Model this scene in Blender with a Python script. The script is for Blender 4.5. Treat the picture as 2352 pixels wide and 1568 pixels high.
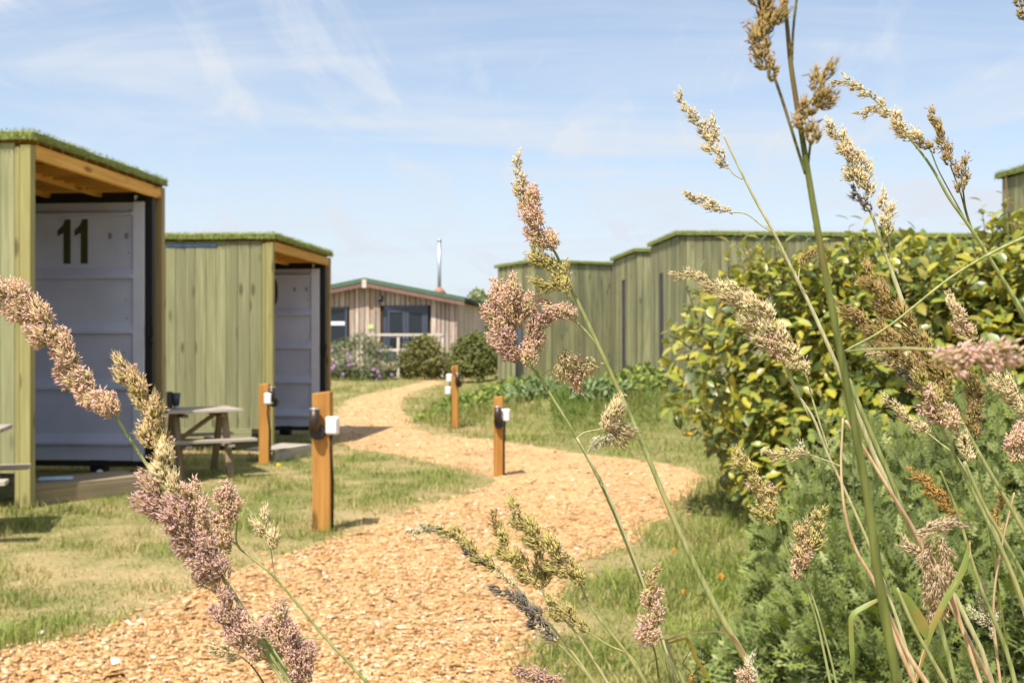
import bpy, bmesh, math, random
import numpy as np
from mathutils import Vector, Matrix, Euler
for o in list(bpy.data.objects): bpy.data.objects.remove(o)
SC = bpy.context.scene
COL = SC.collection
R = math.radians
rnd = random.Random(11)
rng = np.random.default_rng(7)

# ------------------------------------------------------------------ camera, sky, sun, exposure
F, CH, HY = 2450.0, 1.25, 790.0       # focal length and horizon measured in a 2352 px wide view; eye height in metres
cam = bpy.data.cameras.new('camera'); cam_o = bpy.data.objects.new('camera', cam); COL.objects.link(cam_o)
cam_o.location = (0, 0, CH); cam_o.rotation_euler = (R(90), 0, 0)
cam.sensor_width = 36.0; cam.lens = 36.0*F/2352
cam.shift_y = (HY-784)/2352.0
cam.clip_start = 0.02; cam.clip_end = 2000
cam.dof.use_dof = True; cam.dof.focus_distance = 0.62; cam.dof.aperture_fstop = 25
SC.camera = cam_o

SUN = Vector((0.28, 0.52, -1.0)).normalized()      # travel direction of the light
elev = math.asin(-SUN.z); azim = math.atan2(-SUN.x, -SUN.y)
w = bpy.data.worlds.new('World'); SC.world = w; w.use_nodes = True
nt = w.node_tree; nt.nodes.clear(); N = nt.nodes.new; L = nt.links.new
out = N('ShaderNodeOutputWorld'); bg = N('ShaderNodeBackground'); bg.inputs['Strength'].default_value = 0.108
sky = N('ShaderNodeTexSky'); sky.sky_type = 'NISHITA'; sky.sun_disc = False
sky.sun_elevation = elev; sky.sun_rotation = azim; sky.air_density = 1.0; sky.dust_density = 0.8; sky.ozone_density = 1.0
tc = N('ShaderNodeTexCoord'); sx = N('ShaderNodeSeparateXYZ'); L(tc.outputs['Generated'], sx.inputs[0])
zc = N('ShaderNodeMath'); zc.operation = 'MAXIMUM'; L(sx.outputs[2], zc.inputs[0]); zc.inputs[1].default_value = 0.0
za = N('ShaderNodeMath'); za.operation = 'ADD'; L(zc.outputs[0], za.inputs[0]); za.inputs[1].default_value = 0.10
du = N('ShaderNodeMath'); du.operation = 'DIVIDE'; L(sx.outputs[0], du.inputs[0]); L(za.outputs[0], du.inputs[1])
dv = N('ShaderNodeMath'); dv.operation = 'DIVIDE'; L(sx.outputs[1], dv.inputs[0]); L(za.outputs[0], dv.inputs[1])
cb = N('ShaderNodeCombineXYZ'); L(du.outputs[0], cb.inputs[0]); L(dv.outputs[0], cb.inputs[1])
mp = N('ShaderNodeMapping'); mp.inputs['Rotation'].default_value = (0, 0, R(62)); mp.inputs['Scale'].default_value = (0.62, 1.25, 1); mp.inputs['Location'].default_value = (3.1, 0.35, 0)
L(cb.outputs[0], mp.inputs[0])
n1 = N('ShaderNodeTexNoise'); n1.inputs['Scale'].default_value = 0.8; n1.inputs['Detail'].default_value = 10; n1.inputs['Roughness'].default_value = 0.58; n1.inputs['Distortion'].default_value = 1.1
L(mp.outputs[0], n1.inputs['Vector'])
r1 = N('ShaderNodeMapRange'); r1.interpolation_type = 'SMOOTHSTEP'; r1.inputs[1].default_value = 0.41; r1.inputs[2].default_value = 0.70; r1.inputs[3].default_value = 0.0; r1.inputs[4].default_value = 1.0
L(n1.outputs['Fac'], r1.inputs[0])
hz = N('ShaderNodeMapRange'); hz.interpolation_type = 'SMOOTHSTEP'; hz.inputs[1].default_value = -0.02; hz.inputs[2].default_value = 0.24; hz.inputs[3].default_value = 0.92; hz.inputs[4].default_value = 0.27
L(sx.outputs[2], hz.inputs[0])
mxf = N('ShaderNodeMath'); mxf.operation = 'ADD'; mxf.use_clamp = True
sub = N('ShaderNodeMath'); sub.operation = 'SUBTRACT'; sub.inputs[0].default_value = 1.0; L(hz.outputs[0], sub.inputs[1])
mul = N('ShaderNodeMath'); mul.operation = 'MULTIPLY'; L(r1.outputs[0], mul.inputs[0]); L(sub.outputs[0], mul.inputs[1])
L(hz.outputs[0], mxf.inputs[0]); L(mul.outputs[0], mxf.inputs[1])
mp2 = N('ShaderNodeMapping'); mp2.inputs['Rotation'].default_value = (0, 0, R(28)); mp2.inputs['Scale'].default_value = (1.9, 0.5, 1); mp2.inputs['Location'].default_value = (0.7, 1.9, 0); L(cb.outputs[0], mp2.inputs[0])
n2 = N('ShaderNodeTexNoise'); n2.inputs['Scale'].default_value = 1.15; n2.inputs['Detail'].default_value = 8; n2.inputs['Roughness'].default_value = 0.6; n2.inputs['Distortion'].default_value = 1.6; L(mp2.outputs[0], n2.inputs['Vector'])
r2 = N('ShaderNodeMapRange'); r2.interpolation_type = 'SMOOTHSTEP'; r2.inputs[1].default_value = 0.50; r2.inputs[2].default_value = 0.72; r2.inputs[3].default_value = 0.0; r2.inputs[4].default_value = 0.42; L(n2.outputs['Fac'], r2.inputs[0])
mxg = N('ShaderNodeMath'); mxg.operation = 'ADD'; mxg.use_clamp = True; L(mxf.outputs[0], mxg.inputs[0]); L(r2.outputs[0], mxg.inputs[1])
mx = N('ShaderNodeMix'); mx.data_type = 'RGBA'; L(mxg.outputs[0], mx.inputs[0]); L(sky.outputs[0], mx.inputs[6]); mx.inputs[7].default_value = (4.15, 4.50, 5.00, 1)
L(mx.outputs[2], bg.inputs['Color']); L(bg.outputs[0], out.inputs['Surface'])

sd = bpy.data.lights.new('sun', 'SUN'); sd.energy = 3.9; sd.angle = R(0.53); sd.color = (1.0, 0.955, 0.88)
so = bpy.data.objects.new('sun', sd); COL.objects.link(so); so.rotation_euler = SUN.to_track_quat('-Z', 'Y').to_euler(); so.location = (0, 0, 30)
SC.view_settings.view_transform = 'Standard'; SC.view_settings.look = 'None'
SC.view_settings.gamma = 1; SC.view_settings.use_curve_mapping = False; SC.view_settings.exposure = 0.75
SC.render.engine = 'CYCLES'; SC.cycles.use_denoising = True
SC.cycles.max_bounces = 8; SC.cycles.transparent_max_bounces = 8

# ------------------------------------------------------------------ helpers
def V(x, y, d): return Vector(((x-1176)/F*d, d, CH-(y-HY)/F*d))
def GD(y): return CH*F/(y-HY)
def GXY(x, y):
    d = GD(y); return ((x-1176)/F*d, d)

def link(o, parent=None):
    COL.objects.link(o)
    if parent: o.parent = parent
    return o
def tag(o, label=None, cat=None, group=None, kind=None):
    if label: o['label'] = label
    if cat: o['category'] = cat
    if group: o['group'] = group
    if kind: o['kind'] = kind
    return o
def empty(name, loc, rz=0, label=None, cat=None, group=None):
    o = bpy.data.objects.new(name, None); o.empty_display_size = 0.1; o.location = loc; o.rotation_euler = (0, 0, rz)
    link(o); return tag(o, label, cat, group)
def obj(name, me, mat=None, parent=None, loc=(0, 0, 0), rot=(0, 0, 0)):
    o = bpy.data.objects.new(name, me); link(o, parent); o.location = loc; o.rotation_euler = rot
    if mat is not None and len(me.materials) == 0: me.materials.append(mat)
    return o
def np_mesh(name, verts, faces, col=None, smooth=False):
    """faces: (n,3) or (n,4) int array"""
    verts = np.asarray(verts, np.float32).reshape(-1, 3); faces = np.asarray(faces, np.int32); k = faces.shape[1]; n = len(faces)
    me = bpy.data.meshes.new(name)
    me.vertices.add(len(verts)); me.vertices.foreach_set('co', verts.ravel())
    me.loops.add(n*k); me.loops.foreach_set('vertex_index', faces.ravel())
    me.polygons.add(n); me.polygons.foreach_set('loop_start', np.arange(n, dtype=np.int32)*k)
    if smooth: me.polygons.foreach_set('use_smooth', np.ones(n, bool))
    if col is not None:
        c = np.ones((len(verts), 4), np.float32); c[:, :3] = col
        a = me.color_attributes.new('col', 'FLOAT_COLOR', 'POINT'); a.data.foreach_set('color', c.ravel())
    me.update(calc_edges=True); return me

class MB:
    def __init__(s): s.bm = bmesh.new()
    def box(s, c, size, rot=None, bev=0.0):
        g = bmesh.ops.create_cube(s.bm, size=1.0); vs = g['verts']
        M = Matrix.Translation(c) @ (rot.to_4x4() if rot is not None else Matrix.Identity(4)) @ Matrix.Diagonal((*size, 1))
        bmesh.ops.transform(s.bm, matrix=M, verts=vs)
        if bev > 0:
            es = list({e for v in vs for e in v.link_edges}); bmesh.ops.bevel(s.bm, geom=es, offset=bev, segments=1, affect='EDGES', profile=0.5)
        return s
    def tube(s, pts, rads, n=8, cap=True):
        pts = [Vector(p) for p in pts]; rings = []
        up = None
        for i, p in enumerate(pts):
            t = (pts[min(i+1, len(pts)-1)]-pts[max(i-1, 0)]).normalized()
            if up is None: up = t.orthogonal().normalized()
            up = (up-t*up.dot(t)); up = up.normalized() if up.length > 1e-6 else t.orthogonal().normalized()
            b = t.cross(up); r = rads[i] if hasattr(rads, '__len__') else rads
            rings.append([s.bm.verts.new(p+(up*math.cos(a)+b*math.sin(a))*r) for a in [2*math.pi*k/n for k in range(n)]])
        for a, b in zip(rings, rings[1:]):
            for k in range(n):
                f = s.bm.faces.new((a[k], a[(k+1) % n], b[(k+1) % n], b[k])); f.smooth = True
        if cap: s.bm.faces.new(rings[0][::-1]); s.bm.faces.new(rings[-1])
        return s
    def prism(s, poly, axis, lo, hi):
        """poly in the two other axes, extruded along axis (0,1,2)"""
        def mk(p, t):
            c = [p[0], p[1]]; c.insert(axis, t); return s.bm.verts.new(c)
        a = [mk(p, lo) for p in poly]; b = [mk(p, hi) for p in poly]; n = len(poly)
        s.bm.faces.new(a); s.bm.faces.new(b[::-1])
        for k in range(n): s.bm.faces.new((a[k], b[k], b[(k+1) % n], a[(k+1) % n]))
        return s
    def ball(s, c, r, seg=10, ring=6):
        g = bmesh.ops.create_uvsphere(s.bm, u_segments=seg, v_segments=ring, radius=1.0)
        rr = r if hasattr(r, '__len__') else (r, r, r)
        bmesh.ops.transform(s.bm, matrix=Matrix.Translation(c) @ Matrix.Diagonal((*rr, 1)), verts=g['verts'])
        for v in g['verts']:
            for f in v.link_faces: f.smooth = True
        return s
    def done(s, name, mat, parent=None, loc=(0, 0, 0), rot=(0, 0, 0)):
        bmesh.ops.recalc_face_normals(s.bm, faces=s.bm.faces)
        me = bpy.data.meshes.new(name); s.bm.to_mesh(me); s.bm.free()
        return obj(name, me, mat, parent, loc, rot)

_bc = {}
def board_mesh(w_, t_, l_, bev=0.0035):
    k = (round(w_, 3), round(t_, 3), round(l_, 3))
    if k not in _bc:
        m = MB(); m.box((0, 0, 0), (w_, t_, l_), bev=min(bev, t_*0.3)); bmesh.ops.recalc_face_normals(m.bm, faces=m.bm.faces)
        me = bpy.data.meshes.new('board'); m.bm.to_mesh(me); m.bm.free(); _bc[k] = me
    return _bc[k]
def board(name, w_, t_, l_, mat, parent, loc, rot=(0, 0, 0)):
    """long axis = local z before rotation"""
    me = board_mesh(w_, t_, l_); key = (w_, t_, l_)
    if len(me.materials) and me.materials[0] != mat:
        me = me.copy(); me.materials[0] = mat
    return obj(name, me, mat, parent, loc, rot)

def catmull(P, per=10):
    P = [np.array(p, float) for p in P]; out = []
    if len(P) == 2: P = [P[0], (P[0]+P[1])/2, P[1]]
    Q = [2*P[0]-P[1]]+P+[2*P[-1]-P[-2]]
    for i in range(1, len(Q)-2):
        for t in np.arange(per)/per:
            out.append(0.5*(2*Q[i]+(-Q[i-1]+Q[i+1])*t+(2*Q[i-1]-5*Q[i]+4*Q[i+1]-Q[i+2])*t*t+(-Q[i-1]+3*Q[i]-3*Q[i+1]+Q[i+2])*t**3))
    out.append(P[-1]); return np.array(out)

# value noise on numpy arrays
_tab = rng.random((256, 256))
def vnoise(x, y):
    xi = np.floor(x).astype(int); yi = np.floor(y).astype(int); fx = x-xi; fy = y-yi
    fx = fx*fx*(3-2*fx); fy = fy*fy*(3-2*fy)
    g = lambda a, b: _tab[a & 255, b & 255]
    return (g(xi, yi)*(1-fx)+g(xi+1, yi)*fx)*(1-fy)+(g(xi, yi+1)*(1-fx)+g(xi+1, yi+1)*fx)*fy
def fbm(x, y, o=4):
    s = 0; a = 0.5; t = 0
    for k in range(o): s = s+a*vnoise(x*2**k+17.3*k, y*2**k+5.1*k); t += a; a *= 0.55
    return s/t
def sstep(a, b, x):
    t = np.clip((x-a)/(b-a), 0, 1); return t*t*(3-2*t)

# ------------------------------------------------------------------ materials
def mat_new(name):
    m = bpy.data.materials.new(name); m.use_nodes = True; nt = m.node_tree
    return m, nt, nt.nodes['Principled BSDF'], nt.nodes.new, nt.links.new
def simple(name, col, rough=0.6, metal=0.0, spec=0.5, var=0.0, nscale=30, bump=0.0):
    m, nt, p, N, L = mat_new(name)
    p.inputs['Base Color'].default_value = (*col, 1); p.inputs['Roughness'].default_value = rough; p.inputs['Metallic'].default_value = metal
    p.inputs['Specular IOR Level'].default_value = spec
    if var > 0 or bump > 0:
        tc = N('ShaderNodeTexCoord'); n = N('ShaderNodeTexNoise'); n.inputs['Scale'].default_value = nscale; n.inputs['Detail'].default_value = 6; L(tc.outputs['Object'], n.inputs['Vector'])
        mr = N('ShaderNodeMapRange'); mr.inputs[1].default_value = 0.3; mr.inputs[2].default_value = 0.7; mr.inputs[3].default_value = 1-var; mr.inputs[4].default_value = 1+var; L(n.outputs['Fac'], mr.inputs[0])
        mm = N('ShaderNodeMix'); mm.data_type = 'RGBA'; mm.blend_type = 'MULTIPLY'; mm.inputs[0].default_value = 1; mm.inputs[6].default_value = (*col, 1); L(mr.outputs[0], mm.inputs[7]); L(mm.outputs[2], p.inputs['Base Color'])
        if bump > 0:
            b = N('ShaderNodeBump'); b.inputs['Strength'].default_value = bump; b.inputs['Distance'].default_value = 0.01; L(n.outputs['Fac'], b.inputs['Height']); L(b.outputs[0], p.inputs['Normal'])
    return m
def wood(name, c1, c2, knot=(0.1, 0.08, 0.03), rough=0.75, var=0.22, knots=True, stain=0.0, stain_col=(0.12, 0.13, 0.09)):
    """grain along the piece's own z; every piece gets its own offset and tone"""
    m, nt, p, N, L = mat_new(name)
    p.inputs['Roughness'].default_value = rough; p.inputs['Specular IOR Level'].default_value = 0.25
    tc = N('ShaderNodeTexCoord'); oi = N('ShaderNodeObjectInfo')
    off = N('ShaderNodeVectorMath'); off.operation = 'SCALE'; cbo = N('ShaderNodeCombineXYZ')
    for k in range(3): L(oi.outputs['Random'], cbo.inputs[k])
    L(cbo.outputs[0], off.inputs[0]); off.inputs['Scale'].default_value = 37.0
    add = N('ShaderNodeVectorMath'); L(tc.outputs['Object'], add.inputs[0]); L(off.outputs[0], add.inputs[1])
    mp = N('ShaderNodeMapping'); mp.inputs['Scale'].default_value = (34, 34, 1.6); L(add.outputs[0], mp.inputs[0])
    g = N('ShaderNodeTexNoise'); g.inputs['Scale'].default_value = 1.0; g.inputs['Detail'].default_value = 5; g.inputs['Distortion'].default_value = 0.6; L(mp.outputs[0], g.inputs['Vector'])
    cr = N('ShaderNodeValToRGB'); cr.color_ramp.elements[0].position = 0.32; cr.color_ramp.elements[1].position = 0.68
    cr.color_ramp.elements[0].color = (*c1, 1); cr.color_ramp.elements[1].color = (*c2, 1); L(g.outputs['Fac'], cr.inputs[0])
    col = cr.outputs[0]
    if knots:
        mp2 = N('ShaderNodeMapping'); mp2.inputs['Scale'].default_value = (6.0, 6.0, 2.1); L(add.outputs[0], mp2.inputs[0])
        v = N('ShaderNodeTexVoronoi'); v.inputs['Scale'].default_value = 1.0; L(mp2.outputs[0], v.inputs['Vector'])
        kr = N('ShaderNodeMapRange'); kr.interpolation_type = 'SMOOTHSTEP'; kr.inputs[1].default_value = 0.08; kr.inputs[2].default_value = 0.22; kr.inputs[3].default_value = 0.8; kr.inputs[4].default_value = 0.0; L(v.outputs['Distance'], kr.inputs[0])
        km = N('ShaderNodeMix'); km.data_type = 'RGBA'; L(kr.outputs[0], km.inputs[0]); L(col, km.inputs[6]); km.inputs[7].default_value = (*knot, 1); col = km.outputs[2]
    if stain > 0:
        mp3 = N('ShaderNodeMapping'); mp3.inputs['Scale'].default_value = (9, 9, 0.7); L(add.outputs[0], mp3.inputs[0])
        sn = N('ShaderNodeTexNoise'); sn.inputs['Scale'].default_value = 1.0; sn.inputs['Detail'].default_value = 4; L(mp3.outputs[0], sn.inputs['Vector'])
        sr = N('ShaderNodeMapRange'); sr.interpolation_type = 'SMOOTHSTEP'; sr.inputs[1].default_value = 0.42; sr.inputs[2].default_value = 0.68; sr.inputs[3].default_value = 0; sr.inputs[4].default_value = stain; L(sn.outputs['Fac'], sr.inputs[0])
        sm = N('ShaderNodeMix'); sm.data_type = 'RGBA'; L(sr.outputs[0], sm.inputs[0]); L(col, sm.inputs[6]); sm.inputs[7].default_value = (*stain_col, 1); col = sm.outputs[2]
    tr = N('ShaderNodeMapRange'); tr.inputs[3].default_value = 1-var; tr.inputs[4].default_value = 1+var; L(oi.outputs['Random'], tr.inputs[0])
    mm = N('ShaderNodeMix'); mm.data_type = 'RGBA'; mm.blend_type = 'MULTIPLY'; mm.inputs[0].default_value = 1; L(col, mm.inputs[6]); L(tr.outputs[0], mm.inputs[7])
    L(mm.outputs[2], p.inputs['Base Color'])
    b = N('ShaderNodeBump'); b.inputs['Strength'].default_value = 0.35; b.inputs['Distance'].default_value = 0.004; L(g.outputs['Fac'], b.inputs['Height']); L(b.outputs[0], p.inputs['Normal'])
    return m
def leafy(name, trans=0.3, rough=0.5, spec=0.4, under=None):
    """colour from the mesh's own 'col' attribute; thin, lets some light through"""
    m, nt, p, N, L = mat_new(name)
    a = N('ShaderNodeAttribute'); a.attribute_name = 'col'; p.inputs['Roughness'].default_value = rough; p.inputs['Specular IOR Level'].default_value = spec
    c = a.outputs['Color']
    if under:
        gm = N('ShaderNodeNewGeometry'); um = N('ShaderNodeMix'); um.data_type = 'RGBA'; L(gm.outputs['Backfacing'], um.inputs[0]); L(c, um.inputs[6]); um.inputs[7].default_value = (*under, 1); c = um.outputs[2]
    L(c, p.inputs['Base Color'])
    t = N('ShaderNodeBsdfTranslucent'); ts = N('ShaderNodeMix'); ts.data_type = 'RGBA'; ts.blend_type = 'MULTIPLY'; ts.inputs[0].default_value = 1; L(a.outputs['Color'], ts.inputs[6]); ts.inputs[7].default_value = (1.25, 1.2, 0.6, 1); L(ts.outputs[2], t.inputs['Color'])
    mx = N('ShaderNodeMixShader'); mx.inputs[0].default_value = trans; L(p.outputs[0], mx.inputs[1]); L(t.outputs[0], mx.inputs[2]); L(mx.outputs[0], nt.nodes['Material Output'].inputs['Surface'])
    return m

M = {}
M['green_board'] = wood('green_treated_timber', (0.235, 0.23, 0.115), (0.36, 0.345, 0.185), (0.10, 0.085, 0.035), stain=0.5, stain_col=(0.21, 0.215, 0.105), var=0.11)
M['old_green_board'] = wood('weathered_green_timber', (0.205, 0.20, 0.10), (0.33, 0.315, 0.165), (0.09, 0.085, 0.04), stain=0.65, stain_col=(0.12, 0.13, 0.08), var=0.26)
M['trim'] = wood('yellow_green_trim', (0.27, 0.235, 0.09), (0.37, 0.33, 0.135), var=0.12)
M['post_tan'] = wood('tan_post_timber', (0.33, 0.23, 0.10), (0.42, 0.31, 0.15), var=0.1)
M['ceiling'] = wood('orange_ceiling_timber', (0.58, 0.29, 0.06), (0.74, 0.42, 0.11), (0.2, 0.08, 0.02), var=0.15)
M['dark_wood'] = wood('dark_brown_timber', (0.05, 0.03, 0.018), (0.09, 0.055, 0.03), knots=False)
M['bollard'] = wood('orange_stained_timber', (0.42, 0.19, 0.042), (0.58, 0.29, 0.075), (0.16, 0.07, 0.015), var=0.12)
M['grey_wood'] = wood('silvered_timber', (0.36, 0.30, 0.235), (0.53, 0.46, 0.38), (0.2, 0.15, 0.1), var=0.15, stain=0.3, stain_col=(0.28, 0.2, 0.12))
M['brown_leg'] = wood('brown_bench_timber', (0.18, 0.125, 0.065), (0.33, 0.245, 0.15), var=0.15)
M['deck'] = wood('deck_timber', (0.25, 0.19, 0.11), (0.37, 0.29, 0.18), var=0.15)
M['pale_board'] = wood('pale_larch_cladding', (0.38, 0.29, 0.235), (0.64, 0.54, 0.46), (0.3, 0.16, 0.08), var=0.22, stain=0.5, stain_col=(0.42, 0.24, 0.12))
M['white_rail'] = wood('pale_rail_timber', (0.6, 0.5, 0.4), (0.74, 0.66, 0.56), knots=False, var=0.08)
M['fascia'] = wood('red_brown_fascia', (0.19, 0.105, 0.085), (0.27, 0.155, 0.125), knots=False, var=0.1)
M['steel'] = simple('pale_grey_painted_steel', (0.54, 0.565, 0.71), 0.55, var=0.10, nscale=3.0, bump=0.03)
M['steel_rim'] = simple('light_grey_steel', (0.68, 0.70, 0.80), 0.5, var=0.05, nscale=6)
M['black'] = simple('black_rubber', (0.012, 0.012, 0.014), 0.6)
M['number'] = simple('dark_olive_paint', (0.05, 0.048, 0.012), 0.7)
M['blue'] = simple('blue_plastic_sheet', (0.07, 0.12, 0.24), 0.45)
M['pale_blue'] = simple('pale_blue_plastic', (0.45, 0.55, 0.68), 0.4, var=0.1)
M['white'] = simple('white_plastic', (0.78, 0.80, 0.83), 0.35, var=0.03)
M['black_plastic'] = simple('black_plastic', (0.02, 0.019, 0.021), 0.35)
M['lamp_top'] = simple('brushed_lamp_cap', (0.55, 0.55, 0.56), 0.35, metal=0.6)
M['brown_metal'] = simple('dark_brown_metal', (0.055, 0.035, 0.025), 0.4, metal=0.3)
M['blue_frame'] = simple('blue_grey_frame_paint', (0.062, 0.072, 0.105), 0.4)
M['slit_frame'] = simple('dark_slit_frame', (0.06, 0.058, 0.065), 0.5)
M['glass'] = simple('dark_window_glass', (0.018, 0.024, 0.03), 0.08, spec=0.5)
M['grey_glass'] = simple('pale_window_glass', (0.05, 0.06, 0.08), 0.12, spec=0.6)
M['green_roof'] = simple('green_roofing_felt', (0.085, 0.15, 0.09), 0.75, var=0.15, nscale=5)
M['flue'] = simple('stainless_flue', (0.50, 0.53, 0.56), 0.42, metal=0.8)
M['red'] = simple('red_flashing', (0.42, 0.17, 0.11), 0.6)
M['turf_base'] = simple('turf_backing', (0.22, 0.25, 0.07), 0.95, var=0.3, nscale=14, bump=0.5)
M['grey_box'] = simple('charcoal_metal', (0.06, 0.06, 0.06), 0.45)
M['blade'] = leafy('grass_blade', 0.22, 0.6, 0.2)
M['turf_blade'] = leafy('roof_turf_blade', 0.2, 0.7, 0.15)
M['chip'] = leafy('wood_chip', 0.0, 0.8, 0.2)
M['seed'] = leafy('grass_seed', 0.36, 0.7, 0.12)
M['leaf'] = leafy('glossy_leaf', 0.24, 0.34, 0.5, under=(0.25, 0.28, 0.09))
M['soft_leaf'] = leafy('soft_leaf', 0.20, 0.7, 0.12, under=(0.24, 0.28, 0.10))
M['twig'] = simple('twig_bark', (0.16, 0.08, 0.045), 0.8, var=0.2)
M['plant_stem'] = simple('plant_stem', (0.14, 0.17, 0.06), 0.7)
M['petal_orange'] = simple('orange_petal', (0.8, 0.28, 0.02), 0.6)
M['petal_yellow'] = simple('yellow_petal', (0.85, 0.6, 0.04), 0.6)
M['petal_purple'] = simple('purple_petal', (0.48, 0.26, 0.55), 0.6)

# ------------------------------------------------------------------ ground and path
PATH_PX = [(-700, 1680), (-420, 1590), (-100, 1525), (0, 1502), (110, 1462), (230, 1438), (330, 1412), (430, 1368), (520, 1322), (600, 1294), (740, 1240), (850, 1212), (950, 1170), (1050, 1140), (1125, 1112), (1128, 1097), (1060, 1078), (980, 1060), (900, 1044),
           (810, 1030), (775, 1008), (768, 975), (776, 945), (805, 917), (855, 903), (905, 895), (960, 887), (1000, 882), (1010, 888), (960, 898), (932, 910), (924, 932), (932, 958), (955, 985), (1030, 1003), (1140, 1012),
           (1250, 1030), (1350, 1044), (1470, 1058), (1570, 1074), (1612, 1092), (1600, 1120), (1545, 1165), (1490, 1222), (1420, 1262), (1330, 1298), (1290, 1345), (1262, 1410), (1215, 1490), (1235, 1570), (1250, 1700), (1250, 1900), (300, 2200), (-900, 2100)]
def smooth_poly(px):
    P = np.array([GXY(*p) for p in px]); out = []
    n = len(P)
    for i in range(n):
        p0, p1, p2, p3 = P[i-1], P[i], P[(i+1) % n], P[(i+2) % n]
        L_ = np.linalg.norm(p2-p1); k = max(2, min(14, int(L_/0.15)))
        for t in np.arange(k)/k:
            out.append(0.5*((2*p1)+(-p0+p2)*t+(2*p0-5*p1+4*p2-p3)*t*t+(-p0+3*p1-3*p2+p3)*t**3))
    return np.array(out)
PATH = smooth_poly(PATH_PX)
PATH = PATH+np.stack([fbm(PATH[:, 0]*3.1, PATH[:, 1]*3.1)-0.5, fbm(PATH[:, 0]*3.1+40, PATH[:, 1]*3.1+9)-0.5], 1)*0.22
def inside(x, y, P=None):
    P = PATH if P is None else P
    c = np.zeros(x.shape, bool); a = P; b = np.roll(P, -1, 0)
    for (x1, y1), (x2, y2) in zip(a, b):
        if y1 == y2: continue
        m = ((y1 > y) != (y2 > y)) & (x < (x2-x1)*(y-y1)/(y2-y1)+x1); c ^= m
    return c
def edge_dist(x, y):
    d2 = np.full(x.shape, 1e9); a = PATH; b = np.roll(PATH, -1, 0)
    for p, q in zip(a, b):
        e = q-p; l = max(e @ e, 1e-9); t = np.clip(((x-p[0])*e[0]+(y-p[1])*e[1])/l, 0, 1)
        d2 = np.minimum(d2, (x-p[0]-t*e[0])**2+(y-p[1]-t*e[1])**2)
    return np.sqrt(d2)
def ground_z(x, y):
    x = np.asarray(x, float); y = np.asarray(y, float)
    bank = 0.40*sstep(15.6, 17.4, y+0.12*x)*sstep(-1.1, 0.8, x)*(1-sstep(40, 60, y))
    far = 0.12*sstep(27, 34, y)*(1-sstep(-1.1, 0.8, x))
    return bank+far
def dryness(x, y):
    """0 green .. 1 straw: where the lawn itself is parched"""
    n = fbm(x*0.9+3.0, y*0.9+8.0, 4); m = fbm(x*2.6+30, y*2.6, 3)
    q = fbm(x*7+11, y*7, 3); d = sstep(0.36, 0.68, 0.36*n+0.34*m+0.30*q)
    left = 1-sstep(-0.6, 1.0, x); d = d*(0.30+0.46*left)
    return np.clip(d, 0, 1)

xs = np.unique(np.concatenate([np.linspace(-7.5, 6.5, 141), np.linspace(-30, 30, 61), np.linspace(-120, 120, 25), [-900, -400, -220, 220, 400, 900]]))
ys = np.unique(np.concatenate([np.linspace(-1, 20, 211), np.linspace(20, 60, 61), np.linspace(-60, 0, 13), np.linspace(60, 200, 12), [-300, 400, 900]]))
gx, gy = np.meshgrid(xs, ys); gz = ground_z(gx, gy)
_e = edge_dist(np.clip(gx, -9, 7).ravel(), np.clip(gy, 0, 34).ravel()).reshape(gx.shape); _i = inside(gx.ravel(), gy.ravel()).reshape(gx.shape)
FLAT = np.where(_i, 0.0, sstep(0.15, 0.6, _e))
gz = gz+np.where((np.abs(gx) < 12) & (gy < 40) & (gy > -1), (fbm(gx*1.6, gy*1.6)-0.5)*0.03, 0)*FLAT-0.001
dr = dryness(gx, gy)
near = np.exp(-np.clip(edge_dist(np.clip(gx, -9, 7).ravel(), np.clip(gy, 0, 34).ravel()).reshape(gx.shape), 0, 5)/0.22)
green = np.array([0.17, 0.185, 0.05]); straw = np.array([0.50, 0.36, 0.185])
tt = np.clip(dr*0.9+0.10+near*0.42, 0, 1)[..., None]
gcol = green*(1-tt)+straw*tt
idx = np.arange(gx.size).reshape(gx.shape)
gf = np.stack([idx[:-1, :-1], idx[:-1, 1:], idx[1:, 1:], idx[1:, :-1]], -1).reshape(-1, 4)
gm, nt, p, N, L = mat_new('lawn_soil')
a = N('ShaderNodeAttribute'); a.attribute_name = 'col'; tcn = N('ShaderNodeTexCoord')
n = N('ShaderNodeTexNoise'); n.inputs['Scale'].default_value = 34; n.inputs['Detail'].default_value = 10; n.inputs['Roughness'].default_value = 0.65; L(tcn.outputs['Object'], n.inputs['Vector'])
mr = N('ShaderNodeMapRange'); mr.inputs[1].default_value = 0.3; mr.inputs[2].default_value = 0.7; mr.inputs[3].default_value = 0.58; mr.inputs[4].default_value = 1.25; L(n.outputs['Fac'], mr.inputs[0])
mm = N('ShaderNodeMix'); mm.data_type = 'RGBA'; mm.blend_type = 'MULTIPLY'; mm.inputs[0].default_value = 1; L(a.outputs['Color'], mm.inputs[6]); L(mr.outputs[0], mm.inputs[7]); L(mm.outputs[2], p.inputs['Base Color'])
p.inputs['Roughness'].default_value = 0.95; p.inputs['Specular IOR Level'].default_value = 0.1
b = N('ShaderNodeBump'); b.inputs['Strength'].default_value = 0.6; b.inputs['Distance'].default_value = 0.02; L(n.outputs['Fac'], b.inputs['Height']); L(b.outputs[0], p.inputs['Normal'])
ground = obj('ground', np_mesh('ground', np.stack([gx, gy, gz], -1), gf, gcol.reshape(-1, 3), True), gm); tag(ground, 'parched grassy ground of the whole site', kind='structure')

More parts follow.
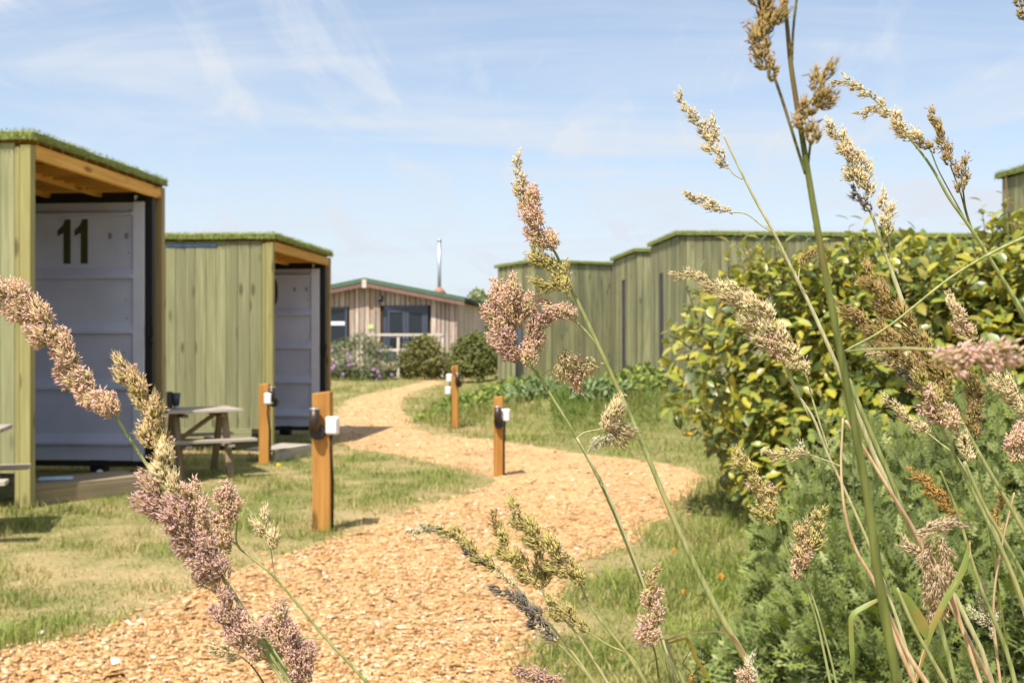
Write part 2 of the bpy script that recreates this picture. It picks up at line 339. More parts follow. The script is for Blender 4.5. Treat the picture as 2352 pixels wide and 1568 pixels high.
# path sheet
from mathutils.geometry import delaunay_2d_cdt
_gx, _gy = np.meshgrid(np.arange(PATH[:, 0].min(), PATH[:, 0].max(), 0.5), np.arange(PATH[:, 1].min(), PATH[:, 1].max(), 0.5)); _gx, _gy = _gx.ravel(), _gy.ravel()
_k = inside(_gx, _gy) & (edge_dist(_gx, _gy) > 0.2)
_pts = [Vector(p) for p in PATH]+[Vector(p) for p in zip(_gx[_k], _gy[_k])]; nP = len(PATH)
_r = delaunay_2d_cdt(_pts, [(i, (i+1) % nP) for i in range(nP)], [list(range(nP))], 1, 1e-5)
_v = np.array([tuple(v) for v in _r[0]]); _f = np.array([f if (Vector(_r[0][f[1]])-Vector(_r[0][f[0]])).cross(Vector(_r[0][f[2]])-Vector(_r[0][f[0]])) > 0 else f[::-1] for f in _r[2]])
me = np_mesh('path', np.column_stack([_v, ground_z(_v[:, 0], _v[:, 1])+0.0015]), _f, smooth=True)
pm, nt, p, N, L = mat_new('wood_chip_bed')
tcn = N('ShaderNodeTexCoord'); v = N('ShaderNodeTexVoronoi'); v.inputs['Scale'].default_value = 38; mpv = N('ShaderNodeMapping'); mpv.inputs['Scale'].default_value = (1, 1.5, 1); L(tcn.outputs['Object'], mpv.inputs[0]); L(mpv.outputs[0], v.inputs['Vector'])
cr = N('ShaderNodeValToRGB'); el = cr.color_ramp.elements; el[0].color = (0.35, 0.19, 0.075, 1); el[1].color = (0.72, 0.50, 0.27, 1); el.new(0.3).color = (0.53, 0.305, 0.12, 1); el.new(0.7).color = (0.61, 0.375, 0.165, 1)
sp = N('ShaderNodeSeparateColor'); L(v.outputs['Color'], sp.inputs[0]); L(sp.outputs[0], cr.inputs[0])
n = N('ShaderNodeTexNoise'); n.inputs['Scale'].default_value = 1.6; n.inputs['Detail'].default_value = 5; L(tcn.outputs['Object'], n.inputs['Vector'])
mr = N('ShaderNodeMapRange'); mr.inputs[1].default_value = 0.3; mr.inputs[2].default_value = 0.7; mr.inputs[3].default_value = 0.85; mr.inputs[4].default_value = 1.12; L(n.outputs['Fac'], mr.inputs[0])
mm = N('ShaderNodeMix'); mm.data_type = 'RGBA'; mm.blend_type = 'MULTIPLY'; mm.inputs[0].default_value = 1; L(cr.outputs[0], mm.inputs[6]); L(mr.outputs[0], mm.inputs[7]); L(mm.outputs[2], p.inputs['Base Color']); p.inputs['Roughness'].default_value = 0.9
b = N('ShaderNodeBump'); b.inputs['Strength'].default_value = 0.5; b.inputs['Distance'].default_value = 0.012; L(v.outputs['Distance'], b.inputs['Height']); L(b.outputs[0], p.inputs['Normal'])
tag(obj('path', me, pm), 'winding orange wood chip path between the cabins', kind='structure')

# wood chips lying on the path
def log_samples(n, d0, d1, margin=1.12):
    d = np.exp(rng.uniform(math.log(d0), math.log(d1), n)); x = rng.uniform(-1, 1, n)*0.48*margin*d
    return x, d
cx, cy = log_samples(125000, 3.2, 30)
ins = inside(cx, cy); ed = edge_dist(cx, cy)
keep = ins | (rng.random(len(cx)) < np.exp(-ed/0.07)*0.55)
keep &= rng.random(len(cx)) < np.where(cy > 10, 0.8, 1)
cx, cy, ed, ins = cx[keep], cy[keep], ed[keep], ins[keep]; n = len(cx)
ln = rng.gamma(3.2, 0.0078, n)*(1+0.035*np.clip(cy-5, 0, 20)); wd = ln*rng.uniform(0.16, 0.6, n); th = rng.uniform(0.002, 0.005, n)
yaw = rng.uniform(0, 6.28, n); pit = rng.normal(0, 0.17, n); rol = rng.normal(0, 0.24, n)
ca, sa = np.cos(yaw), np.sin(yaw)
ax = np.stack([ca*np.cos(pit), sa*np.cos(pit), np.sin(pit)], 1); bx = np.stack([-sa, ca, np.zeros(n)], 1)
up = np.cross(ax, bx); bx2 = bx*np.cos(rol)[:, None]+up*np.sin(rol)[:, None]; up2 = np.cross(ax, bx2)
cz = ground_z(cx, cy)+np.where(ins, 0.005, 0.001)+rng.random(n)*0.010
C = np.stack([cx, cy, cz], 1); S = [(-1, -1), (1, -1), (1, 1), (-1, 1)]
cv = np.zeros((n, 8, 3))
for k, (s1, s2) in enumerate(S):
    tp = rng.uniform(0.55, 1.0, n)
    q = C+ax*(s1*ln/2*tp)[:, None]+bx2*(s2*wd/2*rng.uniform(0.5, 1.0, n))[:, None]
    cv[:, k] = q-up2*th[:, None]/2; cv[:, k+4] = q+up2*th[:, None]/2
base = np.array([[4, 5, 6, 7], [0, 1, 5, 4], [1, 2, 6, 5], [2, 3, 7, 6], [3, 0, 4, 7]])
cf = (np.arange(n)*8)[:, None, None]+base[None]
pal = np.array([[0.60, 0.355, 0.155], [0.67, 0.435, 0.215], [0.51, 0.275, 0.10], [0.73, 0.53, 0.315], [0.32, 0.165, 0.065], [0.80, 0.68, 0.50]])
pc = pal[rng.choice(6, n, p=[0.30, 0.24, 0.2, 0.12, 0.10, 0.04])]*rng.uniform(0.85, 1.12, (n, 1))
pcr = np.repeat(pc, 8, 0); flat = cy > 8.5; cv[flat, :4] = cv[flat, 4:]-np.array([0, 0, 0.001])
fq = cf.copy(); fq = np.concatenate([fq[~flat].reshape(-1, 4), fq[flat][:, 0]])
tag(obj('wood_chips', np_mesh('wood_chips', cv, fq, pcr), M['chip']), 'loose orange wood chips covering the winding path', kind='stuff')

# footprints kept free of grass
CABINS = [(-3.67, 8.17, 2.4, 6.1), (-2.77, 12.4, 2.5, 6.1)]
TH = R(-5.5)
def in_cabin(x, y):
    m = np.zeros(x.shape, bool)
    for ox, oy, wd_, ln_ in CABINS:
        u = (x-ox)*math.cos(TH)+(y-oy)*math.sin(TH); v_ = -(x-ox)*math.sin(TH)+(y-oy)*math.cos(TH)
        m |= (u < -0.35) & (u > -ln_) & (v_ > 0.35) & (v_ < wd_)
    return m
def blades(x, y, z, h, wd, lean, col, seg=2):
    n = len(x); a = rng.uniform(0, 6.28, n); la = rng.uniform(0, 6.28, n)
    s = np.stack([np.cos(a), np.sin(a), np.zeros(n)], 1)*wd[:, None]/2; l = np.stack([np.cos(la), np.sin(la), np.zeros(n)], 1)*(lean*h)[:, None]
    p0 = np.stack([x, y, z], 1); up = np.zeros((n, 3)); up[:, 2] = h
    v = np.stack([p0-s, p0+s, p0+up*0.55+l*0.35-s*0.75, p0+up*0.55+l*0.35+s*0.75, p0+up*0.95*np.sqrt(np.clip(1-0.5*lean**2, 0.2, 1))[:, None]+l], 1)
    f = (np.arange(n)*5)[:, None, None]+np.array([[0, 1, 3], [0, 3, 2], [2, 3, 4]])[None]
    return v.reshape(-1, 3), f.reshape(-1, 3), np.repeat(col, 5, 0)
lx, ly = log_samples(340000, 3.0, 36, 1.15)
ins = inside(lx, ly); ed = edge_dist(lx, ly); sdist = np.where(ins, -ed, ed)
dr = dryness(lx, ly); rr = rng.random(len(lx))
keep = (rr < np.clip(1.0-0.30*dr, 0.1, 1)*sstep(-0.12, 0.16, sdist+0.35*(fbm(lx*4+5, ly*4, 2)-0.5))) | (ins & (rng.random(len(lx)) < 0.012*np.exp(-ed/0.5)))
keep &= ~in_cabin(lx, ly); keep &= ~((ly > 17.3) & (lx > 0.4))
lx, ly, dr, sdist = lx[keep], ly[keep], dr[keep], sdist[keep]; n = len(lx)
long_ = sstep(0.2, 1.2, lx)*(1-sstep(9, 14, ly))+sstep(12.5, 16, ly)*0.8
h = rng.gamma(5, 0.0075, n)*(1+0.55*long_)*(1-0.3*dr)*(1+0.02*np.clip(ly-5, 0, 20))
tuft = fbm(lx*3.3+9, ly*3.3, 3); h *= 0.45+1.4*sstep(0.38, 0.75, tuft)
gw = rng.uniform(0.003, 0.0068, n)*(1+0.07*np.clip(ly-4, 0, 25))
mixd = np.clip(dr*1.05+rng.normal(0, 0.2, n)+0.02, 0, 1)[:, None]
g1 = (np.array([0.22, 0.28, 0.055])+rng.normal(0, 1, (n, 1))*np.array([0.075, 0.08, 0.02]))*(0.72+0.56*fbm(lx*1.7+60, ly*1.7+3, 3))[:, None]
bc = np.clip(g1*(1-mixd)+np.array([0.60, 0.47, 0.235])*mixd*rng.uniform(0.6, 1.2, (n, 1)), 0.01, 1)
v_, f_, c_ = blades(lx, ly, ground_z(lx, ly)-0.008, h, gw, np.clip(rng.normal(0.55, 0.3, n), 0.05, 1.2), bc)
tag(obj('grass', np_mesh('grass', v_, f_, c_), M['blade']), 'short lawn grass, green with straw coloured patches', kind='stuff')

# ------------------------------------------------------------------ turf roof
def turf_fringe(x0, x1, y0, y1, z, n, parent):
    """short blades on the slab's top and edges (local coordinates)"""
    Lx, Ly = x1-x0, y1-y0; per = 2*(Lx+Ly); t = rng.random(n)*per
    px = np.where(t < Lx, x0+t, np.where(t < Lx+Ly, x1, np.where(t < 2*Lx+Ly, x1-(t-Lx-Ly), x0)))
    py = np.where(t < Lx, y0, np.where(t < Lx+Ly, y0+(t-Lx), np.where(t < 2*Lx+Ly, y1, y1-(t-2*Lx-Ly))))
    nx = np.where((t >= Lx) & (t < Lx+Ly), 1.0, np.where(t >= 2*Lx+Ly, -1.0, 0.0)); ny = np.where(t < Lx, -1.0, np.where((t >= Lx+Ly) & (t < 2*Lx+Ly), 1.0, 0.0))
    q = rng.random(n); side = q < 0.6; inset = np.where(side, 0, rng.random(n)**2*0.35)
    pz = np.where(side, z-rng.random(n)*0.085, z); px = px-nx*inset; py = py-ny*inset
    d = np.stack([nx*np.where(side, 0.9, 0.25), ny*np.where(side, 0.9, 0.25), np.where(side, 0.05, 1.0)], 1)+rng.normal(0, 0.4, (n, 3)); d /= np.linalg.norm(d, axis=1)[:, None]
    h = rng.uniform(0.014, 0.036, n)[:, None]; s = np.cross(d, rng.normal(0, 1, (n, 3))); s = s/np.linalg.norm(s, axis=1)[:, None]*0.0028
    p0 = np.stack([px, py, pz], 1); v = np.stack([p0-s, p0+s, p0+d*h+np.array([0, 0, -0.004])], 1)
    c = np.array([0.27, 0.305, 0.085])+rng.normal(0, 1, (n, 1))*np.array([0.05, 0.05, 0.015])
    o = obj('turf_fringe', np_mesh('turf_fringe', v, np.arange(n*3).reshape(-1, 3), np.repeat(np.clip(c, 0.02, 1), 3, 0)), M['turf_blade'], parent); o['kind'] = 'stuff'; return o
def turf_roof(root, x0, x1, y0, y1, ztop, th=0.078, n=14000):
    nx_, ny_ = int((x1-x0)/0.06), int((y1-y0)/0.06)
    m = MB(); g = bmesh.ops.create_grid(m.bm, x_segments=nx_, y_segments=ny_, size=0.5)
    for v in m.bm.verts:
        ex = abs(v.co.x) > 0.499 or abs(v.co.y) > 0.499
        v.co.x = x0+(v.co.x+0.5)*(x1-x0); v.co.y = y0+(v.co.y+0.5)*(y1-y0)
        v.co.z = ztop-(0.02 if ex else 0)+0.012*(float(vnoise(np.array(v.co.x*6+50), np.array(v.co.y*6+50)))-0.5)
    be = [e for e in m.bm.edges if e.is_boundary]
    r = bmesh.ops.extrude_edge_only(m.bm, edges=be); ev = [v for v in r['geom'] if isinstance(v, bmesh.types.BMVert)]
    for v in ev: v.co.z = ztop-th+0.014*(float(vnoise(np.array(v.co.x*9), np.array(v.co.y*9+7)))-0.5)
    for f in m.bm.faces: f.smooth = False
    roof = m.done('turf_roof', M['turf_base'], root)
    turf_fringe(x0, x1, y0, y1, ztop-0.008, n, roof); return roof

# ------------------------------------------------------------------ digits
ONE = [(0.40, 0), (0.86, 0), (0.86, 1.9), (0.50, 1.9), (0.36, 1.66), (0.0, 1.42), (0.0, 1.18), (0.40, 1.32)]
def digit_one(m, x, z, s, y0, y1): m.prism([(x+a*s*0.68, z+b_*s) for a, b_ in ONE], 1, y0, y1)
def digit_zero(m, x, z, s, y0, y1):
    n = 20
    ring = [(math.cos(2*math.pi*k/n), math.sin(2*math.pi*k/n)) for k in range(n)]
    sup = lambda c: math.copysign(abs(c)**0.75, c)
    O = [(x+0.66*s*(0.55+0.55*sup(a)), z+s*(0.95+0.95*sup(b_))) for a, b_ in ring]; I = [(x+0.66*s*(0.55+0.16*sup(a)), z+s*(0.95+0.60*sup(b_))) for a, b_ in ring]
    for k in range(n):
        q = (k+1) % n; m.prism([O[k], O[q], I[q], I[k]], 1, y0, y1)

# ------------------------------------------------------------------ cabins on the left
def cabin(ox, oy, H, W, digits, label, blue=False, seed=0):
    rs = random.Random(seed)
    root = empty('timber_clad_cabin', (ox, oy, 0), TH, label, 'cabin', 'turf roofed cabins left of the path')
    LEN = 6.0; zb, zt = 0.26, H-0.10
    for yy, out_ in ((0.0, -1), (W-0.02, 1)):              # near and far side walls, board by board
        x = -0.135
        while x > -LEN:
            wb = rs.choice((0.118, 0.132, 0.145)); wb = min(wb, x+LEN+0.001)
            if wb < 0.05: break
            lift = rs.uniform(-0.004, 0.004)
            board('board', wb-0.0025, 0.02, zt-zb+lift, M['green_board'], root, (x-wb/2, yy+out_*0.01+rs.uniform(-0.002, 0.002), (zb+zt)/2+lift/2)); x -= wb
        MB().box((-LEN/2-0.1, yy-out_*0.022, (zb+zt)/2), (LEN-0.3, 0.03, zt-zb-0.02)).done('wall_backing', M['dark_wood'], root)
        # corner post, batten and a skirting board
        board('corner_post', 0.085, 0.075, zt-0.02 if out_ < 0 else zt, M['trim'] if out_ < 0 else M['post_tan'], root, (-0.0425, yy+out_*0.0, (zt-0.02)/2 if out_ < 0 else zt/2))
        board('batten', 0.040, 0.028, zt-0.03, M['trim'], root, (-0.110, yy+out_*0.016, (zt-0.03)/2))
        board('skirting_board', 0.12, 0.022, LEN-0.3, M['green_board'], root, (-LEN/2-0.1, yy+out_*0.034, zb-0.055), (0, R(90), 0))
    for x in (-0.6, -2.4, -4.2, -5.8):
        for y in (0.12, W-0.14): MB().box((x, y, 0.10), (0.14, 0.12, 0.22)).done('foot_block', M['black'], root)
    # roof: turf over ceiling boards over joists
    turf_roof(root, -LEN-0.05, 0.03, -0.06, W+0.0, H)
    y = 0.03
    k = 0
    while y < W-0.05:
        wb = 0.19; board('ceiling_board', wb-0.004, 0.014, LEN-0.05, M['ceiling'], root, (-LEN/2, y+wb/2, H-0.094), (0, R(90), 0)); y += wb
    for x in (-0.03, -0.55, -1.08): board('joist', 0.045, 0.11, W-0.12, M['ceiling'], root, (x, W/2, H-0.158), (R(90), 0, R(90) if False else 0)).rotation_euler = (R(90), 0, 0)
    # lintel and dark framing above the door
    yd = W-0.23
    board('lintel', 0.16, 0.05, 1.28, M['dark_wood'], root, (-0.66, yd+0.03, H-0.19), (0, R(90), 0))
    zd0, zd1 = 0.105, H-0.25
    fr = MB(); fr.box((-0.045, yd, (zd0+zd1)/2), (0.07, 0.06, zd1-zd0)); fr.box((-0.70, yd, zd1+0.012), (1.24, 0.06, 0.045)); fr.box((-0.70, yd, zd0-0.015), (1.24, 0.06, 0.05)); fr.box((-1.29, yd, (zd0+zd1)/2), (0.06, 0.06, zd1-zd0))
    fr.done('door_frame', M['black'], root)
    door = MB().box((-0.67, yd, (zd0+zd1)/2), (1.15, 0.03, zd1-zd0-0.04)).done('door', M['steel'], root)
    board('door_stile', 0.115, 0.022, zd1-zd0-0.03, M['steel_rim'], door, (-0.145, yd-0.0275, (zd0+zd1)/2))
    hgt = zd1-zd0
    for fz in (0.065, 0.275, 0.49, 0.70, 0.94):
        z0 = zd0+hgt*fz; big = 0.10 if fz < 0.9 else 0.05
        m = MB(); m.prism([(yd-0.014, z0), (yd-0.060, z0+0.008), (yd-0.060, z0+0.03), (yd-0.014, z0+big*1.15)], 0, -1.235, -0.206); m.done('pressed_rib', M['steel'], door)
    for xv in (-0.275, -0.44):
        m = MB()
        for k in range(3): m.box((xv, yd-0.017, zd0+hgt*0.865+0.019*(1-k)), (0.034, 0.006, 0.009))
        m.done('vent', M['grey_box'], door)
    rv = MB()
    for fz in (0.12, 0.36, 0.42, 0.55, 0.62, 0.80, 0.965):
        for xv in (-0.27,): rv.ball((xv+0.03*math.sin(fz*40), yd-0.017, zd0+hgt*fz), (0.007, 0.005, 0.007), 8, 4)
    o = rv.done('rivet', M['grey_box'], door); o['kind'] = 'stuff'
    num = MB(); sN = 0.232*H/2.89
    zN = zd0+hgt*0.76
    xs_ = (-0.975, -0.80) if digits == '11' else (-0.995, -0.825)
    for ch, xx in zip(digits, xs_):
        (digit_one if ch == '1' else digit_zero)(num, xx, zN-0.0, sN*0.98, yd-0.019, yd-0.0152)
    num.done('door_number', M['number'], door)
    MB().box((-0.005, yd-0.05, zd0+hgt*0.50), (0.055, 0.05, 0.10), bev=0.008).tube([(-0.005, yd-0.06, zd0+hgt*0.5-0.05), (0.01, yd-0.06, zd0+hgt*0.5-0.12)], 0.012, 8).done('lock_box', M['black_plastic'], door)
    MB().box((-0.17, yd-0.035, H-0.215), (0.03, 0.03, 0.02), bev=0.004).tube([(-0.17, yd-0.05, H-0.2), (-0.17, yd-0.07, H-0.225), (-0.165, yd-0.05, H-0.25)], 0.006, 6).done('hook', M['white'], root)
    # container end behind the porch
    MB().box((-1.36, W/2-0.06, H/2+0.02), (0.05, W-0.36, H-0.42)).done('inner_wall', M['steel'], root)
    MB().box((-1.325, W/2-0.1, H/2-0.05), (0.02, 1.0, H-0.62), bev=0.006).done('inner_door', M['blue_frame'], root)
    MB().box((-LEN-0.0, W/2, (zb+zt)/2), (0.03, W-0.1, zt-zb)).done('back_wall', M['green_board'], root)
    if blue: MB().box((-0.98, -0.026, zt-0.05), (0.62, 0.006, 0.028)).done('tarp_edge', M['blue'], root)
    return root
cabin(-3.67, 8.17, 2.89, 2.4, '11', 'green timber cabin with turf roof and number 11 on its grey door', seed=3)
cabin(-2.77, 12.4, 2.55, 2.5, '10', 'smaller looking turf roofed cabin standing behind the picnic table', blue=True, seed=5)

def timber_step(A, B, depth, h, mat, label):
    A = Vector((*A, 0)); B = Vector((*B, 0)); t = (B-A).normalized(); n = Vector((-t.y, t.x, 0)); Ln = (B-A).length
    root = empty('timber_step', A, math.atan2(t.y, t.x), label, 'step', 'timber steps at the cabin doors')
    board('front_board', h-0.025, 0.04, Ln, mat, root, (Ln/2, 0.02, (h-0.025)/2), (0, R(90), 0))
    board('side_board', h-0.025, 0.04, depth-0.05, mat, root, (Ln-0.02, depth/2+0.02, (h-0.025)/2), (R(90), R(90), 0)).rotation_euler = (0, R(90), R(90))
    k = int(depth/0.13)
    for i in range(k): board('deck_board', 0.124, 0.024, Ln, mat, root, (Ln/2, 0.065+i*0.13, h-0.012), (R(90), 0, R(90))).rotation_euler = Euler((R(90), R(0), R(90)))
    return root
A_, B_ = GXY(76, 1161), GXY(346, 1131)
timber_step(A_, B_, 0.62, 0.15, M['deck'], 'brown timber step below the grey door of cabin 11')
A2, B2 = GXY(632, 1061), GXY(716, 1046)
timber_step(A2, B2, 0.5, 0.13, M['grey_wood'], 'low greyed timber step behind the nearest bollard')
tp = Vector(((80-1176)/F*8.62, 8.62, 0.156)); d_ = Vector((0.66, 0.75, 0)).normalized()
mt = MB().box((0, 0, 0.012), (0.26, 0.13, 0.022), bev=0.008); mt.box((0, 0, 0.024), (0.2, 0.08, 0.004)); mt = mt.done('plastic_mat', M['pale_blue'], None, (-3.69, 8.63, 0.152), (0, 0, R(20)))
tag(mt, 'pale blue plastic tray lying on the brown step', 'tray')
st = MB().ball((0, 0, 0.03), (0.035, 0.035, 0.03)).ball((0.02, 0.01, 0.015), (0.03, 0.02, 0.016)).done('white_stone', M['white'], None, (*GXY(229, 1092), 0.0)); tag(st, 'small white stone in the grass under the door of cabin 11', 'stone')

# ------------------------------------------------------------------ blocks on the right
def block(cx_, cy_, rot, LEN, W, zb, zt, label, wins, endwall=True, seed=0, mat='old_green_board'):
    """origin = near corner at left; +x along the long side, +y along the end wall, away"""
    rs = random.Random(seed)
    root = empty('clad_block', (cx_, cy_, 0), rot, label, 'cabin', 'green clad cabins right of the path')
    x = 0.0
    while x < LEN-0.05:
        wb = min(rs.choice((0.12, 0.14, 0.16)), LEN-x)
        board('board', wb-0.006, 0.022, zt-zb, M[mat], root, (x+wb/2, -0.011+rs.uniform(-0.003, 0.003), (zb+zt)/2)); x += wb
    y = 0.0
    while y < W-0.05:
        wb = min(rs.choice((0.12, 0.14, 0.16)), W-y)
        board('board', wb-0.006, 0.022, zt-zb, M[mat], root, (-0.011+rs.uniform(-0.003, 0.003), y+wb/2, (zb+zt)/2), (0, 0, R(90))); y += wb
    MB().box((LEN/2, W/2, (zb+zt)/2), (LEN-0.01, W-0.01, zt-zb-0.02)).done('wall_core', M['dark_wood'], root)
    MB().box((LEN/2, W/2, zb-0.05), (LEN-0.1, W-0.1, 0.16)).done('plinth', M['black'], root)
    for (y0, y1, z0, z1, zm, fr_) in wins:
        m = MB(); t = 0.03; xw = -0.036
        for (yy, ww, zz, hh) in ((y0+t/2, t, (z0+z1)/2, z1-z0), (y1-t/2, t, (z0+z1)/2, z1-z0), ((y0+y1)/2, y1-y0-2*t, z1-t/2, t), ((y0+y1)/2, y1-y0-2*t, z0+t/2, t), ((y0+y1)/2, y1-y0-2*t, zm, t)): m.box((xw, yy, zz), (0.03, ww, hh))
        wo = m.done('window', M[fr_], root)
        MB().box((-0.027, (y0+y1)/2, (z0+zm)/2), (0.006, y1-y0-0.05, zm-z0-0.03)).done('pane', M['glass'], wo)
        MB().box((-0.027, (y0+y1)/2, (z1+zm)/2), (0.006, y1-y0-0.05, z1-zm-0.03)).done('pane', M['grey_glass'], wo)
    turf_roof(root, -0.07, LEN+0.05, -0.07, W+0.06, zt+0.095, n=9000)
    return root
z_at = lambda y, d: CH-(y-HY)/F*d
def P2(x, d): return ((x-1176)/F*d, d)
# three set back one behind the other, then one nearer at the frame's edge
c3 = P2(1560, 17.6); block(*c3, R(4.9), 6.4, 2.1, 0.42, 3.03, 'long green clad cabin standing behind the big glossy hedge', [(1.08, 1.24, 0.24+0.22, 2.5, 1.42, 'slit_frame')], seed=21)
c2 = P2(1463, 21.6); block(*c2, R(6.0), 6.2, 2.35, 0.40, 3.1, 'middle green clad cabin with one tall slit window', [(1.02, 1.22, 0.42, 2.62, 1.63, 'slit_frame')], seed=22)
c1 = P2(1230, 24.6); block(*c1, R(26.0), 5.6, 2.05, 0.38, 3.12, 'farthest green clad cabin with a wider slit window at its end', [(0.60, 0.96, 0.42, 2.55, 0.95, 'slit_frame')], seed=23)
c4 = P2(2303, 12.5); c4 = (c4[0]+0.21, c4[1]-2.4); block(*c4, R(5.0), 4.0, 2.4, 0.1, z_at(413, 12.5), 'green clad cabin cut by the frame edge above the hedge', [], seed=24)
# dark little hut behind them
hx, hy = P2(1137, 33)
hut = empty('shed', (hx, hy, 0.3), 0, 'dark roofed shed just showing behind the farthest green cabin', 'shed')
MB().box((0.9, 0.8, 1.25), (1.9, 1.6, 2.3)).done('wall', M['dark_wood'], hut); MB().prism([(-0.2, 2.42), (2.0, 2.42), (1.9, 2.72), (-0.05, 2.62)], 1, -0.2, 1.8).done('roof', M['green_roof'], hut)

# ------------------------------------------------------------------ far lodge
LX, LY = P2(843, 38.0); lod = empty('lodge', (LX, LY, 0.12), R(-5.3), 'pale timber lodge with green gable roof and steel flue at the path end', 'house')
SL, HW, DEP = 0.195, 3.25, 8.0; ZP = 3.32
def zroof(x): return ZP-SL*abs(x)
rs = random.Random(4)
DO = (0.62, 2.20, 0.55, 2.50)      # french doors x0 x1 z0 z1
WI = (-1.6, -0.70, 1.15, 2.45)
x = -HW
while x < HW-0.02:
    wb = min(rs.choice((0.15, 0.18, 0.21)), HW-x); xc = x+wb/2; top = zroof(max(abs(x), abs(x+wb)))-0.04
    cuts = [(0.25, top)]
    for (a0, a1, z0, z1) in (DO, WI):
        if x+wb > a0+0.02 and x < a1-0.02: cuts = [(0.25, z0), (z1, top)]
    for (z0, z1) in cuts:
        if z1-z0 > 0.06: board('board', wb-0.028, 0.03 if rs.random() < 0.6 else 0.05, z1-z0, M['pale_board'], lod, (xc, -0.015, (z0+z1)/2))
    x += wb
y = 0.0
while y < DEP-0.02:
    wb = 0.2; board('board', wb-0.012, 0.03, zroof(HW)-0.3, M['pale_board'], lod, (HW+0.0, y+wb/2+0.02, (0.25+zroof(HW)-0.05)/2), (0, 0, R(90))); y += wb
m = MB(); m.prism([(-HW+0.05, 0.2), (HW-0.05, 0.2), (HW-0.05, zroof(HW)-0.07), (0, ZP-0.07), (-HW+0.05, zroof(HW)-0.07)], 1, 0.03, DEP); m.done('wall_core', M['dark_wood'], lod)
for s in (-1, 1):
    m = MB(); e = HW+0.32
    m.prism([(0, ZP+0.0), (s*e, zroof(e)), (s*e, zroof(e)+0.15), (0, ZP+0.15)], 1, -0.42, DEP+0.3); m.done('roof_slope', M['green_roof'], lod)
    m = MB(); m.prism([(0, ZP-0.17), (s*(e-0.02), zroof(e)-0.15), (s*(e-0.02), zroof(e)-0.004), (0, ZP-0.004)], 1, -0.40, -0.36); m.done('bargeboard', M['fascia'], lod)
    MB().tube([(s*(e+0.03), -0.4, zroof(e)+0.06), (s*(e+0.03), DEP+0.2, zroof(e)+0.06)], 0.06, 8).done('gutter', M['black_plastic'], lod)
MB().box((0, -0.425, ZP-0.06), (0.16, 0.03, 0.3)).done('gable_plate', M['white_rail'], lod)
fl = MB().tube([(2.28, 2.0, 2.7), (2.28, 2.0, 4.95)], 0.068, 14).tube([(2.28, 2.0, 4.95), (2.28, 2.0, 5.02)], 0.08, 14).done('flue', M['flue'], lod)
MB().tube([(2.28, 2.0, zroof(2.28)+0.1), (2.28, 2.0, zroof(2.28)+0.36)], [0.30, 0.10], 12).done('flue_flashing', M['red'], fl)
x0, x1, z0, z1 = DO; dm = MB()
for (xx, ww, zz, hh) in ((x0+0.05, 0.1, (z0+z1)/2, z1-z0), (x1-0.05, 0.1, (z0+z1)/2, z1-z0), ((x0+x1)/2, x1-x0-0.2, z1-0.06, 0.12), ((x0+x1)/2, x1-x0-0.2, z0+0.04, 0.08)): dm.box((xx, -0.03, zz), (ww, 0.08, hh))
dm.done('door_frame', M['blue_frame'], lod)
for s in (0, 1):
    a0 = x0+0.1+s*(x1-x0-0.2)/2; a1 = a0+(x1-x0-0.2)/2; dd = MB()
    for (xx, ww, zz, hh) in ((a0+0.06, 0.11, (z0+z1)/2-0.02, z1-z0-0.22), (a1-0.06, 0.11, (z0+z1)/2-0.02, z1-z0-0.22), ((a0+a1)/2, a1-a0-0.24, z1-0.18, 0.12), ((a0+a1)/2, a1-a0-0.24, z0+0.17, 0.16), ((a0+a1)/2, a1-a0-0.24, z0+0.85, 0.12)): dd.box((xx, -0.02, zz), (ww, 0.05, hh))
    do = dd.done('glazed_door', M['blue_frame'], lod)
    MB().box(((a0+a1)/2, -0.012, (z0+0.91+z1-0.24)/2), (a1-a0-0.24, 0.01, z1-0.24-z0-0.91)).done('pane', M['glass'], do)
    MB().box(((a0+a1)/2, -0.012, z0+0.52), (a1-a0-0.24, 0.01, 0.54)).done('pane', M['glass'], do)
    MB().box((a1-0.05 if s == 0 else a0+0.05, -0.06, z0+0.86), (0.03, 0.04, 0.14)).done('handle', M['lamp_top'], do)
x0, x1, z0, z1 = WI; wm = MB()
for (xx, ww, zz, hh) in ((x0+0.04, 0.08, (z0+z1)/2, z1-z0), (x1-0.04, 0.08, (z0+z1)/2, z1-z0), ((x0+x1)/2, x1-x0-0.16, z1-0.04, 0.08), ((x0+x1)/2, x1-x0-0.16, z0+0.04, 0.08)): wm.box((xx, -0.03, zz), (ww, 0.07, hh))
wm = wm.done('window', M['blue_frame'], lod); MB().box(((x0+x1)/2, -0.01, (z0+z1)/2), (x1-x0-0.16, 0.01, z1-z0-0.16)).done('pane', M['glass'], wm)
MB().box(((x0+x1)/2, -0.02, z0+0.72), (x1-x0-0.2, 0.012, 0.14)).done('blind', M['white'], wm)
lm = MB().box((0.55, -0.06, 2.78), (0.08, 0.06, 0.12)).tube([(0.55, -0.09, 2.8), (0.55, -0.2, 2.86), (0.55, -0.26, 2.78)], 0.02, 6).tube([(0.55, -0.26, 2.8), (0.55, -0.26, 2.62)], [0.05, 0.10], 10); lm.done('wall_lamp', M['black'], lod)
MB().box((0.15, -0.05, 1.75), (0.22, 0.012, 0.16)).done('green_notice', simple('yellow_green_notice', (0.55, 0.66, 0.25), 0.6), lod)
MB().box((0.3, -1.0, 0.32), (5.6, 1.9, 0.10)).done('deck', M['deck'], lod)
rl = empty('deck_railing', (*P2(915, 35.8), 0.12), R(-5.3), 'pale timber railing in front of the lodge glazed doors', 'railing')
